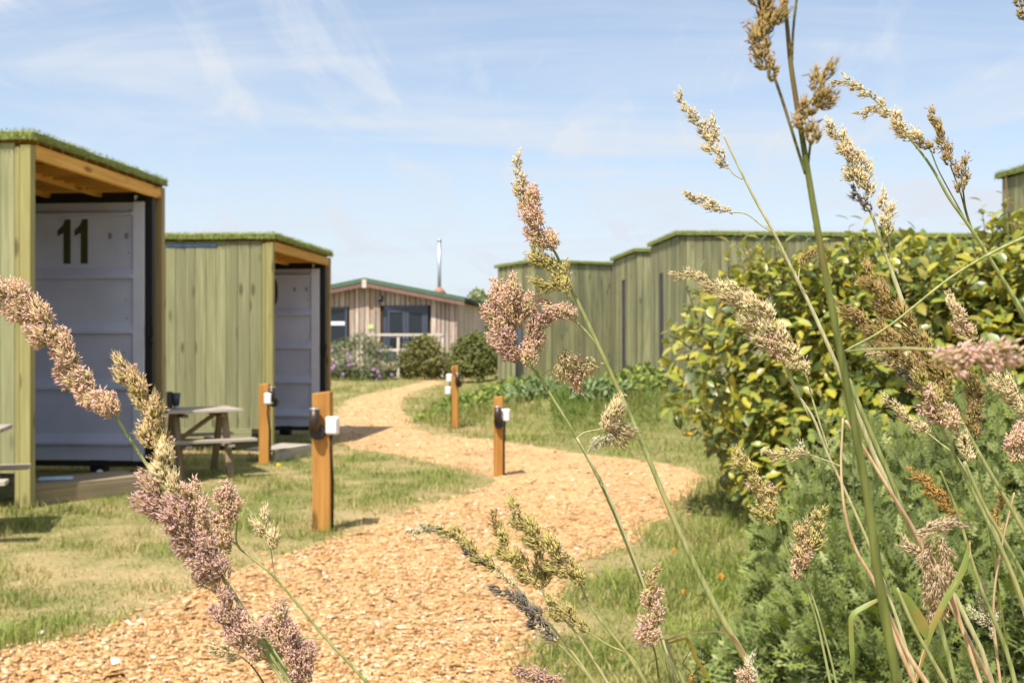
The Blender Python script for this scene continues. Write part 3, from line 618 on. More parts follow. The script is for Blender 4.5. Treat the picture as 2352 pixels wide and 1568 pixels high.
board('post', 0.09, 0.09, 1.42, M['white_rail'], rl, (0, 0, 0.71)); board('post', 0.09, 0.09, 1.42, M['white_rail'], rl, (-1.25, 0, 0.71)); board('post', 0.09, 0.09, 1.42, M['white_rail'], rl, (1.5, 0, 0.71))
board('handrail', 0.08, 0.14, 2.75, M['white_rail'], rl, (0.16, 0, 1.44), (0, R(90), 0)); board('lower_rail', 0.09, 0.04, 1.2, M['white_rail'], rl, (-0.63, 0, 0.93), (0, R(90), 0)); board('lower_rail', 0.09, 0.04, 1.4, M['white_rail'], rl, (0.76, 0, 0.93), (0, R(90), 0))

# ------------------------------------------------------------------ bollards with lamps
def bollard(x, ybase, ytop, w_px, lamp, boxes, label, rz=R(-4), z0=0.0):
    d = (CH-z0)*F/(ybase-HY); h = (ybase-ytop)/F*d; wd_ = w_px/F*d
    root = empty('light_bollard', ((x-1176)/F*d, d+wd_*0.4, z0), rz, label, 'bollard', 'timber light bollards beside the path')
    t = wd_*0.8
    m = MB(); m.box((0, 0, h/2), (wd_, t, h), bev=0.006)
    for v in m.bm.verts:
        if v.co.z > h*0.9: v.co.z += v.co.x*0.12
    m.done('post', M['bollard'], root)
    lx_, lz = lamp; lz *= h; r = 0.033
    la = MB(); la.tube([(lx_, -t/2-0.055, lz-0.04), (lx_, -t/2-0.055, lz+0.105)], [0.037, 0.034], 14); lo = la.done('lamp', M['brown_metal'], root)
    MB().tube([(lx_, -t/2-0.055, lz+0.105), (lx_, -t/2-0.055, lz+0.112)], 0.0345, 14).done('lamp_cap', M['lamp_top'], lo)
    MB().tube([(lx_+0.012, -t/2, lz-0.05), (lx_+0.012, -t/2-0.045, lz-0.05)], [0.052, 0.047], 14).done('lamp_bracket', M['black_plastic'], lo)
    for i, (bx_, by_, bz) in enumerate(boxes):
        b = MB().box((bx_, by_, bz*h), (0.085, 0.06, 0.118), bev=0.010).done('socket_box', M['white'], root)
        MB().box((bx_, by_-0.033, bz*h), (0.07, 0.012, 0.10), bev=0.004).done('lid', M['white'], b)
    bx_, by_, bz = boxes[0]; sg = 1 if bx_ > 0 else -1
    c = MB().tube([(bx_*0.92, by_, bz*h-0.055), (bx_*0.84, by_, bz*h-0.16), (sg*(wd_/2+0.008), 0.0, bz*h*0.5), (sg*(wd_/2+0.007), 0.0, 0.0)], 0.009, 6).done('cable', M['black'], root)
    return root
bollard(738, 1222, 901, 42, (-0.028, 0.77), [(0.078, -0.045, 0.765)], 'nearest light bollard with black lamp and white socket box')
bollard(1145, 1094, 911, 22, (0.0, 0.735), [(0.068, -0.02, 0.77)], 'bollard standing on the wood chip path bend, white box on its right')
bollard(1045, 983, 839, 15, (0.05, 0.76), [(-0.085, -0.02, 0.80), (-0.10, -0.02, 0.60)], 'thin far bollard with two white boxes one above the other')
bl = bollard(606, 1066, 881, 23, (0.105, 0.83), [(0.072, -0.105, 0.82)], 'bollard in front of the second cabin wall beside the picnic table')

# ------------------------------------------------------------------ picnic tables
def picnic(loc, rz, label, s=1.0, wide=0.66, long_=0.74):
    root = empty('picnic_table', loc, rz, label, 'picnic table', 'weathered picnic tables'); root.scale = (s, s, s)
    H_ = 0.67
    nb = 5
    for k in range(nb): board('table_plank', wide/nb-0.008, 0.028, long_, M['grey_wood'], root, (0, -wide/2+(k+0.5)*wide/nb, H_-0.014), (R(90), 0, R(90)))
    for sg in (-1, 1):
        board('bench_plank', 0.135, 0.028, long_+0.14, M['grey_wood'], root, (0.02, sg*0.43, 0.372), (R(90), 0, R(90)))
        x = sg*(long_/2-0.13); a = math.atan2(0.26, H_-0.03)
        for q in (-1, 1): board('leg', 0.065, 0.036, (H_-0.03)/math.cos(a), M['brown_leg'], root, (x, q*0.20, (H_-0.03)/2)).rotation_euler = (q*a, 0, 0)
        board('top_brace', 0.06, 0.03, wide-0.10, M['brown_leg'], root, (x-sg*0.05, 0, H_-0.06), (R(90), 0, 0)); board('seat_brace', 0.065, 0.03, 0.98, M['grey_wood'], root, (x-sg*0.035, 0, 0.325), (R(90), 0, 0))
    board('diagonal_brace', 0.045, 0.025, 0.46, M['brown_leg'], root, (-0.02, 0, 0.48), (0, R(55), 0))
    return root
picnic((-3.0, 10.2, 0), R(30), 'small weathered picnic table between the two left cabins', s=0.95)
picnic((-3.80, 6.95, 0), R(16), 'picnic table cut by the frame edge in front of cabin 11', long_=0.86, s=1.04)
bb = Vector(V(397, 936, 10.1)); bx_ = empty('cooking_pot', (bb.x, bb.y, 0.638), R(10), 'charcoal box lantern standing on the end of the picnic table', 'lantern')
MB().box((-0.028, 0, 0.085), (0.05, 0.085, 0.155), bev=0.006).done('back', M['black_plastic'], bx_); MB().tube([(0.03, 0, 0.03), (0.03, 0, 0.15)], [0.03, 0.042], 12).done('body', M['grey_box'], bx_); MB().tube([(0.03, 0, 0.0), (0.03, 0, 0.03)], 0.022, 8).done('foot', M['lamp_top'], bx_)
bx_.name = 'table_lantern'

# ------------------------------------------------------------------ leaves and shrubs
def leaf_mesh(Ln, W, curl, fold, rows=5, col=(0.2, 0.2, 0.05), rim=0.85):
    v = []; f = []; c = []
    for i in range(rows+1):
        t = i/rows; w_ = W/2*math.sin(math.pi*min(1, t*0.96+0.02))**0.75
        y = Ln*t; z = -curl*Ln*t*t
        v += [(-w_, y, z+fold*w_), (0, y, z), (w_, y, z+fold*w_)]
        k = np.array(col); c += [k*rim, k*1.12, k*rim]
        if i: a = 3*(i-1); f += [[a, a+1, a+4, a+3], [a+1, a+2, a+5, a+4]]
    return np.array(v), np.array(f), np.array(c)
def cut_leaf(Ln, W, lobes=5, col=(0.1, 0.14, 0.06)):
    """pinnate, deeply lobed leaf; quads"""
    v = []; f = []; c = []
    def strip(p, q, w0, w1, z0, z1, k):
        p = np.array(p); q = np.array(q); t = q-p; t = t/np.linalg.norm(t); s = np.array([-t[1], t[0]]); n0 = len(v)
        m_ = p+(q-p)*0.6
        for (pt, ww, zz) in ((p, w0, z0), (m_, w1, (z0+z1)/2), (q, w0*0.12, z1)):
            v.append((pt[0]-s[0]*ww, pt[1]-s[1]*ww, zz)); v.append((pt[0]+s[0]*ww, pt[1]+s[1]*ww, zz)); c.extend([np.array(col)*k]*2)
        f.append([n0, n0+1, n0+3, n0+2]); f.append([n0+2, n0+3, n0+5, n0+4])
    strip((0, 0), (0, Ln), W*0.022, W*0.03, 0, -0.12*Ln, 1.1)
    for i in range(lobes):
        t = 0.16+0.8*i/lobes; l_ = W*0.66*math.sin(math.pi*(0.2+0.62*t))
        for s in (-1, 1):
            e = (s*l_*0.84, Ln*t+l_*0.58); strip((0, Ln*t), e, W*0.036, W*0.062, -0.1*Ln*t, -0.1*Ln*t+0.16*l_, 0.95)
            q = 0.42; b0 = (e[0]*q, Ln*t+(e[1]-Ln*t)*q)
            for (ex, ey, ww, k) in ((s*l_*0.10, l_*0.46, W*0.058, 1.05), (s*l_*0.44, -l_*0.06, W*0.052, 0.9)):
                n0 = len(v); t2 = np.array([ex, ey]); t2 = t2/np.linalg.norm(t2); zz = -0.1*Ln*t+0.05*l_
                v.extend([(b0[0], b0[1], zz), (b0[0]+ex*0.55-t2[1]*-ww, b0[1]+ey*0.55-t2[0]*ww, zz+0.05*l_), (b0[0]+ex, b0[1]+ey, zz+0.09*l_), (b0[0]+ex*0.55+t2[1]*-ww, b0[1]+ey*0.55+t2[0]*ww, zz+0.05*l_)]); c.extend([np.array(col)*k]*4); f.append([n0, n0+1, n0+2, n0+3])
    return np.array(v), np.array(f), np.array(c)
def frames(dirs, nrm):
    """leaf frame: y along dirs, z near nrm"""
    y = dirs/np.linalg.norm(dirs, axis=1)[:, None]; x = np.cross(y, nrm); x /= np.linalg.norm(x, axis=1)[:, None]+1e-9; z = np.cross(x, y)
    return x, y, z
def scatter(name, variants, P, dirs, nrm, scl, parent, mat, nparts=300, part='leaf', tint=None, key=None):
    """the leaves that show largest become parts of their own, the rest one piece of stuff"""
    n = len(P); X, Y, Z = frames(dirs, nrm); vi = rng.integers(0, len(variants), n)
    key = np.arange(n) if key is None else key
    order = np.argsort(key)[::-1]; parts = order[:nparts]; rest = order[nparts:]
    meshes = [np_mesh(part, v, f, c) for v, f, c in variants]
    for i in parts:
        o = obj(part, meshes[vi[i]], mat, parent)
        o.matrix_local = Matrix([[X[i, k]*scl[i], Y[i, k]*scl[i], Z[i, k]*scl[i], P[i, k]] for k in range(3)]+[[0, 0, 0, 1]])
    Vs, Fs, Cs, base = [], [], [], 0
    for k, (v, f, c) in enumerate(variants):
        ii = rest[vi[rest] == k]
        if len(ii) == 0: continue
        w_ = (v[None, :, 0:1]*X[ii][:, None]+v[None, :, 1:2]*Y[ii][:, None]+v[None, :, 2:3]*Z[ii][:, None])*scl[ii][:, None, None]+P[ii][:, None]
        cc = np.repeat(c[None], len(ii), 0)*(tint[ii][:, None] if tint is not None else 1.0)
        Vs.append(w_.reshape(-1, 3)); Cs.append(cc.reshape(-1, 3)); Fs.append(((np.arange(len(ii))*len(v))[:, None, None]+f[None]).reshape(-1, f.shape[1])+base); base += len(ii)*len(v)
    if Vs:
        o = obj(name, np_mesh(name, np.concatenate(Vs), np.concatenate(Fs), np.concatenate(Cs)), mat, parent); o['kind'] = 'stuff'
def unit(n):
    q = rng.normal(0, 1, (n, 3)); return q/np.linalg.norm(q, axis=1)[:, None]

# big glossy hedge
HX, HYY = 2.75, 7.7
hedge = empty('hedge', (HX, HYY, 0), 0, 'large glossy yellow green hedge filling the right side', 'hedge')
lobes = [(-0.82, 0.0, 1.06, 0.78, 0.9, 0.80), (0.0, -0.1, 1.0, 1.0, 1.0, 0.98), (0.95, -0.1, 1.08, 1.0, 1.0, 1.02), (1.75, 0.0, 1.15, 1.0, 1.0, 1.06), (-0.45, -0.55, 0.55, 0.85, 0.7, 0.6), (0.9, -0.7, 0.55, 1.0, 0.7, 0.62), (-0.62, 0.1, 0.42, 0.62, 0.75, 0.48), (0.4, 0.6, 1.0, 1.5, 0.8, 0.95)]
def shell(lobes, n, r0=0.72, bump=0.16):
    wts = np.array([l[3]*l[5] for l in lobes]); k = rng.choice(len(lobes), n, p=wts/wts.sum()); Lb = np.array(lobes)[k]
    q = unit(n); q[:, 2] = np.where(q[:, 2] < -0.75, -q[:, 2], q[:, 2])
    rr = 1-(1-r0)*rng.random(n)**1.6; bmp = 1+bump*(fbm(q[:, 0]*2.6+k*7+50, q[:, 2]*2.6+q[:, 1]*2+50, 3)-0.5)*2
    P = Lb[:, :3]+q*Lb[:, 3:]*(rr*bmp)[:, None]
    dep = np.full(n, -9.0)
    for l in lobes:
        e = 1-np.linalg.norm((P-np.array(l[:3]))/np.array(l[3:]), axis=1); dep = np.maximum(dep, e)
    return P, q/np.linalg.norm(q, axis=1)[:, None], dep
n = 25000
P, nr, dep = shell(lobes, n, 0.5); ok = (P[:, 2] > 0.06) & (dep < 0.5); P, nr, dep = P[ok], nr[ok], dep[ok]; n = len(P)
dirs = nr*0.4+rng.normal(0, 0.6, (n, 3))+np.array([0, 0, -0.15]); nz = nr*0.5+np.array([-0.2, -0.3, 0.95])+rng.normal(0, 0.33, (n, 3))
variants = []
for col in ((0.38, 0.36, 0.042), (0.28, 0.31, 0.042), (0.15, 0.19, 0.036), (0.46, 0.41, 0.055), (0.33, 0.27, 0.05), (0.22, 0.265, 0.055), (0.40, 0.395, 0.07), (0.10, 0.135, 0.032)):
    variants.append(leaf_mesh(0.102, 0.060, rnd.uniform(0.05, 0.35), rnd.uniform(0.1, 0.4), 3, col))
variants.append(leaf_mesh(0.08, 0.042, 0.2, 0.2, 4, (0.62, 0.40, 0.03)))
sc_ = rng.uniform(0.65, 1.2, n); toward = -(P[:, 1])*1.0-dep*1.5+rng.normal(0, 0.25, n)+0.12*P[:, 2]
vi_w = None
variants = variants[:8]*7+[variants[8]]
scatter('foliage', variants, P, dirs, nz, sc_, hedge, M['leaf'], 300, key=toward)
# upright shoots along the top and left edge, with twigs
tw = MB(); SP, SD, SN = [], [], []
for i in range(150):
    lb = lobes[rnd.choice([0, 1, 2, 3, 0, 6, 1, 2])]; a = rnd.uniform(0, 6.28); el_ = rnd.uniform(0.15, 1.5)
    q = Vector((math.cos(a)*math.cos(el_), math.sin(a)*math.cos(el_), math.sin(el_)))
    p0 = Vector(lb[:3])+Vector((q.x*lb[3], q.y*lb[4], q.z*lb[5]))*0.85
    g_ = (q*0.7+Vector((0, 0, 0.6))+Vector((rnd.gauss(0, .25), rnd.gauss(0, .25), 0))).normalized(); ln_ = rnd.uniform(0.18, 0.42)
    pts = [p0+g_*ln_*t+Vector((0, 0, -0.05*t*t)) for t in (0, 0.5, 1)]; tw.tube(pts, [0.005, 0.004, 0.002], 5)
    for k in range(7):
        t = 0.25+0.75*k/6; b_ = k*2.4; s_ = g_.orthogonal().normalized(); s_ = Matrix.Rotation(b_, 3, g_) @ s_
        SP.append(tuple(p0+g_*ln_*t)); SD.append(tuple(s_*0.8+g_*0.6)); SN.append(tuple(g_+Vector((0, 0, 0.5))))
n2 = len(SP); scatter('shoot_leaves', variants[:8]+[variants[3], variants[0]], np.array(SP), np.array(SD), np.array(SN), rng.uniform(0.6, 1.05, n2), hedge, M['leaf'], 0)
for i in range(60):
    lb = lobes[rnd.randrange(8)]; e = Vector(lb[:3])+Vector([rnd.gauss(0, .4)*lb[3+k] for k in range(3)]); e.z = max(e.z, 0.3)
    b0 = Vector((rnd.uniform(-1.0, 2.0), rnd.uniform(-.2, .3), 0)); tw.tube([b0, b0.lerp(e, .5)+Vector((0, 0, .15)), e], [0.018, 0.011, 0.004], 6)
tw.done('branches', M['twig'], hedge)
def bush(name, loc, lobes, n, variants, label, cat, group=None, mat='soft_leaf', parts=0, twig=True, flowers=None, r0=0.55, up=0.6, dmax=0.5):
    root = empty(name, loc, 0, label, cat, group)
    P, nr, dep = shell(lobes, n, r0, 0.34); ok = (P[:, 2] > 0.0) & (dep < dmax); P, nr, dep = P[ok], nr[ok], dep[ok]; k = len(P)
    scatter('foliage', variants, P, nr*0.35+rng.normal(0, 0.55, (k, 3))+np.array([0, 0, 0.15]), nr*0.85+np.array([0, -0.1, up])+rng.normal(0, 0.36, (k, 3)), rng.uniform(0.65, 1.25, k), root, M[mat], parts, key=-P[:, 1]-dep*2+rng.normal(0, 0.1, k))
    if twig:
        m = MB()
        for i in range(14):
            lb = lobes[rnd.randrange(len(lobes))]; e = Vector(lb[:3])+Vector([rnd.uniform(-.6, .6)*lb[3+q] for q in range(3)]); e.z = max(e.z, 0.1)
            m.tube([(rnd.uniform(-.15, .15)+lb[0]*0.4, rnd.uniform(-.1, .1)+lb[1]*0.4, -0.02), e*0.5+Vector((0, 0, .05)), e], [0.012, 0.009, 0.004], 5)
        m.done('stems', M['twig'], root)
    if flowers:
        for i in range(flowers[1]):
            lb = lobes[rnd.randrange(len(lobes))]; q = Vector((rnd.uniform(-1, 1), -abs(rnd.uniform(.3, 1)), rnd.uniform(-.6, .8))).normalized()
            p_ = Vector(lb[:3])+Vector((q.x*lb[3], q.y*lb[4], q.z*lb[5]))*1.03
            if p_.z > 0.05: flower(p_, flowers[0], flowers[2], root)
    return root
def flower(p_, mat, s, parent, name='flower'):
    m = MB()
    for k in range(6):
        a = k*math.pi/3+rnd.random(); m.ball((p_[0]+math.cos(a)*s*0.6, p_[1]-0.2*s, p_[2]+math.sin(a)*s*0.6), (s*0.45, s*0.25, s*0.45), 6, 4)
    m.ball((p_[0], p_[1]-0.4*s, p_[2]), s*0.3, 6, 4); return m.done(name, mat, parent)
def lv(Ln, W, cols, rows=3): return [leaf_mesh(Ln, W, rnd.uniform(.05, .3), rnd.uniform(.1, .35), rows, c) for c in cols]
gmid = ((0.13, 0.165, 0.05), (0.17, 0.20, 0.06), (0.10, 0.135, 0.04), (0.20, 0.22, 0.07), (0.08, 0.11, 0.04))
oliv = ((0.20, 0.20, 0.065), (0.26, 0.24, 0.08), (0.14, 0.15, 0.05), (0.32, 0.28, 0.11), (0.11, 0.12, 0.045))
bl_ = ((0.14, 0.18, 0.09), (0.19, 0.22, 0.12), (0.11, 0.15, 0.075), (0.24, 0.27, 0.15))
bush('shrub', (*P2(822, 33.5), 0.1), [(0, 0, 0.55, 0.95, 0.7, 0.9), (0.55, 0.1, 0.4, 0.75, 0.6, 0.7), (-0.7, 0, 0.5, 0.7, 0.6, 0.75)], 4200, lv(0.13, 0.035, bl_), 'rounded grey green shrub with purple flowers by the second cabin', 'shrub', flowers=(M['petal_purple'], 22, 0.055))
bush('shrub', (*P2(972, 34.0), 0.1), [(0, 0, 0.75, 0.72, 0.6, 0.66), (0.1, 0, 0.45, 0.72, 0.6, 0.6), (-0.2, 0, 0.5, 0.6, 0.5, 0.6)], 4200, lv(0.11, 0.06, oliv), 'clipped olive green shrub right of the railing post', 'shrub', 'clipped shrubs before the lodge', twig=False)
bush('shrub', (*P2(1088, 32.0), 0.12), [(0, 0, 0.72, 0.74, 0.6, 0.72), (0.45, 0.1, 0.6, 0.5, 0.5, 0.62), (-0.3, 0, 0.5, 0.55, 0.5, 0.6)], 4400, lv(0.11, 0.06, oliv[:3]+gmid[:2]), 'clipped darker shrub above the far thin bollard', 'shrub', 'clipped shrubs before the lodge', twig=False)

# weeds along the foot of the right hand cabins
wv = lv(0.11, 0.06, ((0.21, 0.28, 0.06), (0.27, 0.33, 0.075), (0.33, 0.37, 0.09), (0.15, 0.21, 0.055)))
wb_ = lv(0.12, 0.05, ((0.18, 0.25, 0.10), (0.24, 0.31, 0.14)))
wd_ = lv(0.14, 0.02, ((0.30, 0.25, 0.10), (0.20, 0.20, 0.07)))
weeds = [(1075, 19.5, 0.55, 0.50, wv, 'bushy nettle clump behind the far thin bollard'), (1118, 18.2, 0.62, 0.42, wv, 'leafy weed clump above the bollard on the path bend'), (1180, 18.6, 0.6, 0.62, wv, 'tallest leafy weed clump under the farthest slit window'),
         (1255, 17.6, 0.65, 0.5, wb_, 'blue green weed clump at the foot of the farthest green cabin'), (1320, 17.9, 0.6, 0.45, wd_+wv[:1], 'dry brownish weed clump below the middle cabin'), (1380, 17.2, 0.55, 0.5, wb_, 'low blue green weeds below the middle cabin slit window'),
         (1435, 17.4, 0.5, 0.62, wv, 'dark leafy weed clump beside the corner of the long green cabin'), (1480, 18.2, 0.4, 0.8, wv, 'upright yellow green weed against the corner of the long green cabin'), (1030, 17.8, 0.5, 0.30, wv, 'low weeds at the left of the far thin bollard')]
for (x_, d, wr, hh, vv, lab) in weeds:
    hh *= 0.55
    X_, Y_ = P2(x_, d); bush('weed_clump', (X_, Y_, float(ground_z(X_, Y_))-0.03), [(0, 0, hh*0.5, wr, 0.5, hh*0.62), (wr*0.5, .2, hh*0.4, wr*0.6, .5, hh*0.5), (-wr*0.5, -.1, hh*0.35, wr*0.6, .5, hh*0.45)], 1050, vv, lab, 'weeds', 'weed clumps along the right hand cabins', twig=False, r0=0.35)
# rough tall grass on the bank: nobody could count it
n = 26000; tx = rng.uniform(-1.4, 4.2, n); ty = rng.uniform(15.4, 18.6, n)+rng.random(n)*np.where(tx < 0.6, 6, 0)
ok = (edge_dist(tx, ty) > 0.25) & ~inside(tx, ty) & ~((ty > 17.35) & (tx > 2.6)); tx, ty = tx[ok], ty[ok]; n = len(tx)
hh = rng.gamma(5, 0.035, n)*sstep(15.2, 17.0, ty)*(0.5+fbm(tx*1.5, ty*1.5))*np.where(tx > 2.2, 0.45, 1.0); mixd = np.clip(fbm(tx*1.1+70, ty*1.1)*1.6-0.55+rng.normal(0, .2, n), 0, 1)[:, None]
bc = np.array([0.17, 0.25, 0.05])*(1-mixd)+np.array([0.46, 0.38, 0.16])*mixd
v_, f_, c_ = blades(tx, ty, ground_z(tx, ty)-0.01, hh+0.03, rng.uniform(0.008, 0.016, n), np.clip(rng.normal(.5, .3, n), .05, 1.1), bc)
tag(obj('rough_grass', np_mesh('rough_grass', v_, f_, c_), M['blade']), 'rough tall grass on the bank below the right hand cabins', kind='stuff')

# feathery plants in the right corner
cl = [cut_leaf(0.105, 0.092, 4, c) for c in ((0.22, 0.28, 0.058), (0.31, 0.36, 0.10), (0.14, 0.19, 0.042), (0.43, 0.45, 0.19), (0.28, 0.34, 0.055), (0.09, 0.13, 0.032))]
mug = [(1965, 4.25, 0.36, 0.98, 'feathery leaved plant below the hedge, left of the thick stem'), (2130, 4.5, 0.46, 1.02, 'feathery leaved plant behind the drooping dry seed head'), (2360, 4.3, 0.45, 1.16, 'tallest feathery leaved plant at the right edge'), (2075, 3.65, 0.38, 0.64, 'feathery leaved plant at the foot of the thick stem'), (2330, 3.55, 0.45, 0.74, 'feathery leaved plant in the bottom right corner'), (1800, 3.85, 0.22, 0.30, 'low feathery seedling at the lawn edge')]
for (x_, d, wr, hh, lab) in mug:
    X_, Y_ = P2(x_, d); root = empty('feathery_plant', (X_, Y_, 0), 0, lab, 'plant', 'feathery leaved plants under the hedge')
    m = MB(); LP, LD, LN, LS = [], [], [], []
    for k in range(105 if hh > .4 else 20):
        a = rnd.uniform(0, 6.28); rr = wr*1.25*math.sqrt(rnd.random()); q = rr/(wr*1.25)
        tipz = hh*(1.0-0.62*q**2.2)*rnd.uniform(0.62, 1.06); base = Vector((math.cos(a)*rr*0.45, math.sin(a)*rr*0.40, -0.01)); tip = Vector((math.cos(a)*rr, math.sin(a)*rr*0.85, max(0.06, tipz)))
        mid = (base+tip)*0.5+Vector((math.cos(a)*0.03, math.sin(a)*0.03, 0.05)); P_ = catmull([base, mid, tip], 5)
        m.tube([Vector(p) for p in P_], [0.0035]*(len(P_)-1)+[0.0015], 4, cap=False)
        g_ = (tip-mid).normalized(); e1 = g_.orthogonal().normalized(); e2 = g_.cross(e1); nL = rnd.randrange(13, 21); big = rnd.uniform(0.7, 1.35)
        for j in range(nL):
            f_ = j/(nL-1); pos = tip.lerp(mid, (1-f_)*1.15); ph = j*2.4+rnd.uniform(-.3, .3); sd = e1*math.cos(ph)+e2*math.sin(ph)
            LP.append(pos); LD.append(sd*(1.05-0.75*f_)+g_*(0.25+0.9*f_)+Vector((0, 0, -0.25*(1-f_)))); LN.append(g_*0.55-sd*0.25+Vector((rnd.gauss(0, .28)-.2, rnd.gauss(0, .28)-.75, .5))); LS.append(big*(1.15-0.6*f_)*rnd.uniform(.8, 1.2))
    m.done('stems', M['plant_stem'], root)
    LP = np.array([tuple(p) for p in LP]); LD = np.array([tuple(p) for p in LD]); LN = np.array([tuple(p) for p in LN])
    scatter('foliage', cl, LP, LD, LN, np.array(LS), root, M['soft_leaf'], 120 if hh > .4 else 40, key=-LP[:, 1]+0.3*LP[:, 2]+rng.normal(0, .08, len(LP)))

# trees far beyond
def tree(loc, H, Rr, cols, label):
    root = empty('tree', loc, 0, label, 'tree'); m = MB(); m.tube([(0, 0, 0), (0.1, 0, H*.4), (0, .1, H*.8)], [Rr*.09, Rr*.06, Rr*.02], 8)
    for k in range(9): a = k*2.4; e = Vector((math.cos(a)*Rr*.6, math.sin(a)*Rr*.6, H*(.5+.05*k))); m.tube([(0.05, 0, H*(.3+.05*k)), e*0.5+Vector((0, 0, H*.22+.02*k*H)), e], [Rr*.03, Rr*.02, Rr*.006], 5)
    m.done('trunk', M['twig'], root)
    lb = [(math.cos(k*2.4)*Rr*.45, math.sin(k*2.4)*Rr*.45, H*(.55+.045*k), Rr*.5, Rr*.5, H*.17) for k in range(8)]
    P, nr, dep = shell(lb, 2600, .4, .3); kk = len(P)
    scatter('crown', lv(0.28, 0.17, cols), P, nr+rng.normal(0, .6, (kk, 3)), nr*.4+np.array([0, 0, .7])+rng.normal(0, .4, (kk, 3)), rng.uniform(.6, 1.3, kk), root, M['soft_leaf'], 0); return root
pale = ((0.32, 0.38, 0.19), (0.38, 0.43, 0.23), (0.27, 0.33, 0.17))
tree((*P2(1108, 75), -0.6), 5.4, 1.5, pale, 'pale distant tree showing over the lodge gutter')


# ------------------------------------------------------------------ small flowers and a dropped ball
for (x_, y_, mt_, s, lab) in ((1655, 1337, 'petal_orange', 0.022, 'larger orange flower in the lawn left of the feathery plants'), (1728, 1378, 'petal_orange', 0.018, 'orange flower in the shade beside the feathery plants'), (1570, 1372, 'petal_orange', 0.012, 'tiny orange flower near the leaning green stems'), (1548, 1272, 'petal_orange', 0.013, 'tiny orange flower at the path edge behind the leaning stem'), (640, 1069, 'petal_yellow', 0.024, 'yellow flower at the foot of the bollard before the second cabin')):
    X_, Y_ = GXY(x_, y_+10); r_ = empty('wildflower', (X_, Y_, 0), 0, lab, 'flower', 'wildflowers in the lawn')
    flower((0, 0, 0.05), M[mt_], s, r_, 'petals'); MB().tube([(0, 0, -0.01), (0.004, 0, 0.03), (0, 0, 0.05)], 0.002, 5).done('stem', simple('flower_stem', (0.12, 0.2, 0.04)), r_)

# ------------------------------------------------------------------ flowering grass in the foreground
def stem_mat(name, c0, c1, c2):
    m, nt, p, N, L = mat_new(name); p.inputs['Roughness'].default_value = 0.6; p.inputs['Specular IOR Level'].default_value = 0.25
    tc = N('ShaderNodeTexCoord'); mp = N('ShaderNodeMapping'); mp.inputs['Scale'].default_value = (420, 420, 22); L(tc.outputs['Object'], mp.inputs[0])
    n = N('ShaderNodeTexNoise'); n.inputs['Scale'].default_value = 1; n.inputs['Detail'].default_value = 4; L(mp.outputs[0], n.inputs['Vector'])
    n2 = N('ShaderNodeTexNoise'); n2.inputs['Scale'].default_value = 26; n2.inputs['Detail'].default_value = 3; L(tc.outputs['Object'], n2.inputs['Vector'])
    cr = N('ShaderNodeValToRGB'); e = cr.color_ramp.elements; e[0].position = 0.33; e[1].position = 0.67; e[0].color = (*c0, 1); e[1].color = (*c1, 1); L(n.outputs['Fac'], cr.inputs[0])
    mr = N('ShaderNodeMapRange'); mr.inputs[1].default_value = 0.52; mr.inputs[2].default_value = 0.70; mr.inputs[4].default_value = 0.8; L(n2.outputs['Fac'], mr.inputs[0])
    mm = N('ShaderNodeMix'); mm.data_type = 'RGBA'; L(mr.outputs[0], mm.inputs[0]); L(cr.outputs[0], mm.inputs[6]); mm.inputs[7].default_value = (*c2, 1); L(mm.outputs[2], p.inputs['Base Color'])
    return m
M['stem_green'] = stem_mat('green_grass_stem', (0.20, 0.23, 0.06), (0.40, 0.41, 0.17), (0.46, 0.37, 0.15))
M['stem_dark'] = stem_mat('dark_green_grass_stem', (0.085, 0.10, 0.022), (0.19, 0.205, 0.05), (0.20, 0.11, 0.04))
M['stem_pale'] = stem_mat('pale_grass_stem', (0.38, 0.35, 0.16), (0.62, 0.57, 0.33), (0.45, 0.40, 0.17))
M['stem_dry'] = stem_mat('dry_grass_stem', (0.48, 0.28, 0.13), (0.70, 0.50, 0.30), (0.32, 0.20, 0.13))
STY = {'pink': ((0.55, 0.45, 0.17), (0.76, 0.57, 0.36), 2.0, ((0.87, 0.62, 0.54), (0.82, 0.58, 0.60), (0.87, 0.70, 0.56))),
       'mauve': ((0.46, 0.36, 0.15), (0.62, 0.43, 0.31), 1.7, ((0.74, 0.48, 0.46), (0.72, 0.51, 0.55), (0.80, 0.57, 0.48))),
       'tan': ((0.66, 0.52, 0.26), (0.83, 0.68, 0.45), 0.25, ((0.82, 0.66, 0.48), (0.76, 0.56, 0.48))),
       'green': ((0.46, 0.44, 0.10), (0.66, 0.56, 0.24), 0.4, ((0.76, 0.58, 0.44), (0.70, 0.52, 0.48))),
       'mix': ((0.52, 0.44, 0.14), (0.72, 0.56, 0.29), 0.7, ((0.80, 0.58, 0.44), (0.72, 0.52, 0.48))),
       'brown': ((0.34, 0.28, 0.07), (0.52, 0.37, 0.15), 0.4, ((0.56, 0.38, 0.30), (0.52, 0.36, 0.33))),
       'orange': ((0.48, 0.30, 0.075), (0.66, 0.43, 0.15), 0.1, ((0.6, 0.4, 0.2),)),
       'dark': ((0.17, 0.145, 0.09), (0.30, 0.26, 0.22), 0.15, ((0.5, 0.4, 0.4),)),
       'fluff': ((0.66, 0.49, 0.31), (0.80, 0.63, 0.45), 0.2, ((0.78, 0.6, 0.45),)),
       'white': ((0.66, 0.58, 0.38), (0.80, 0.73, 0.56), 0.3, ((0.8, 0.72, 0.62),))}
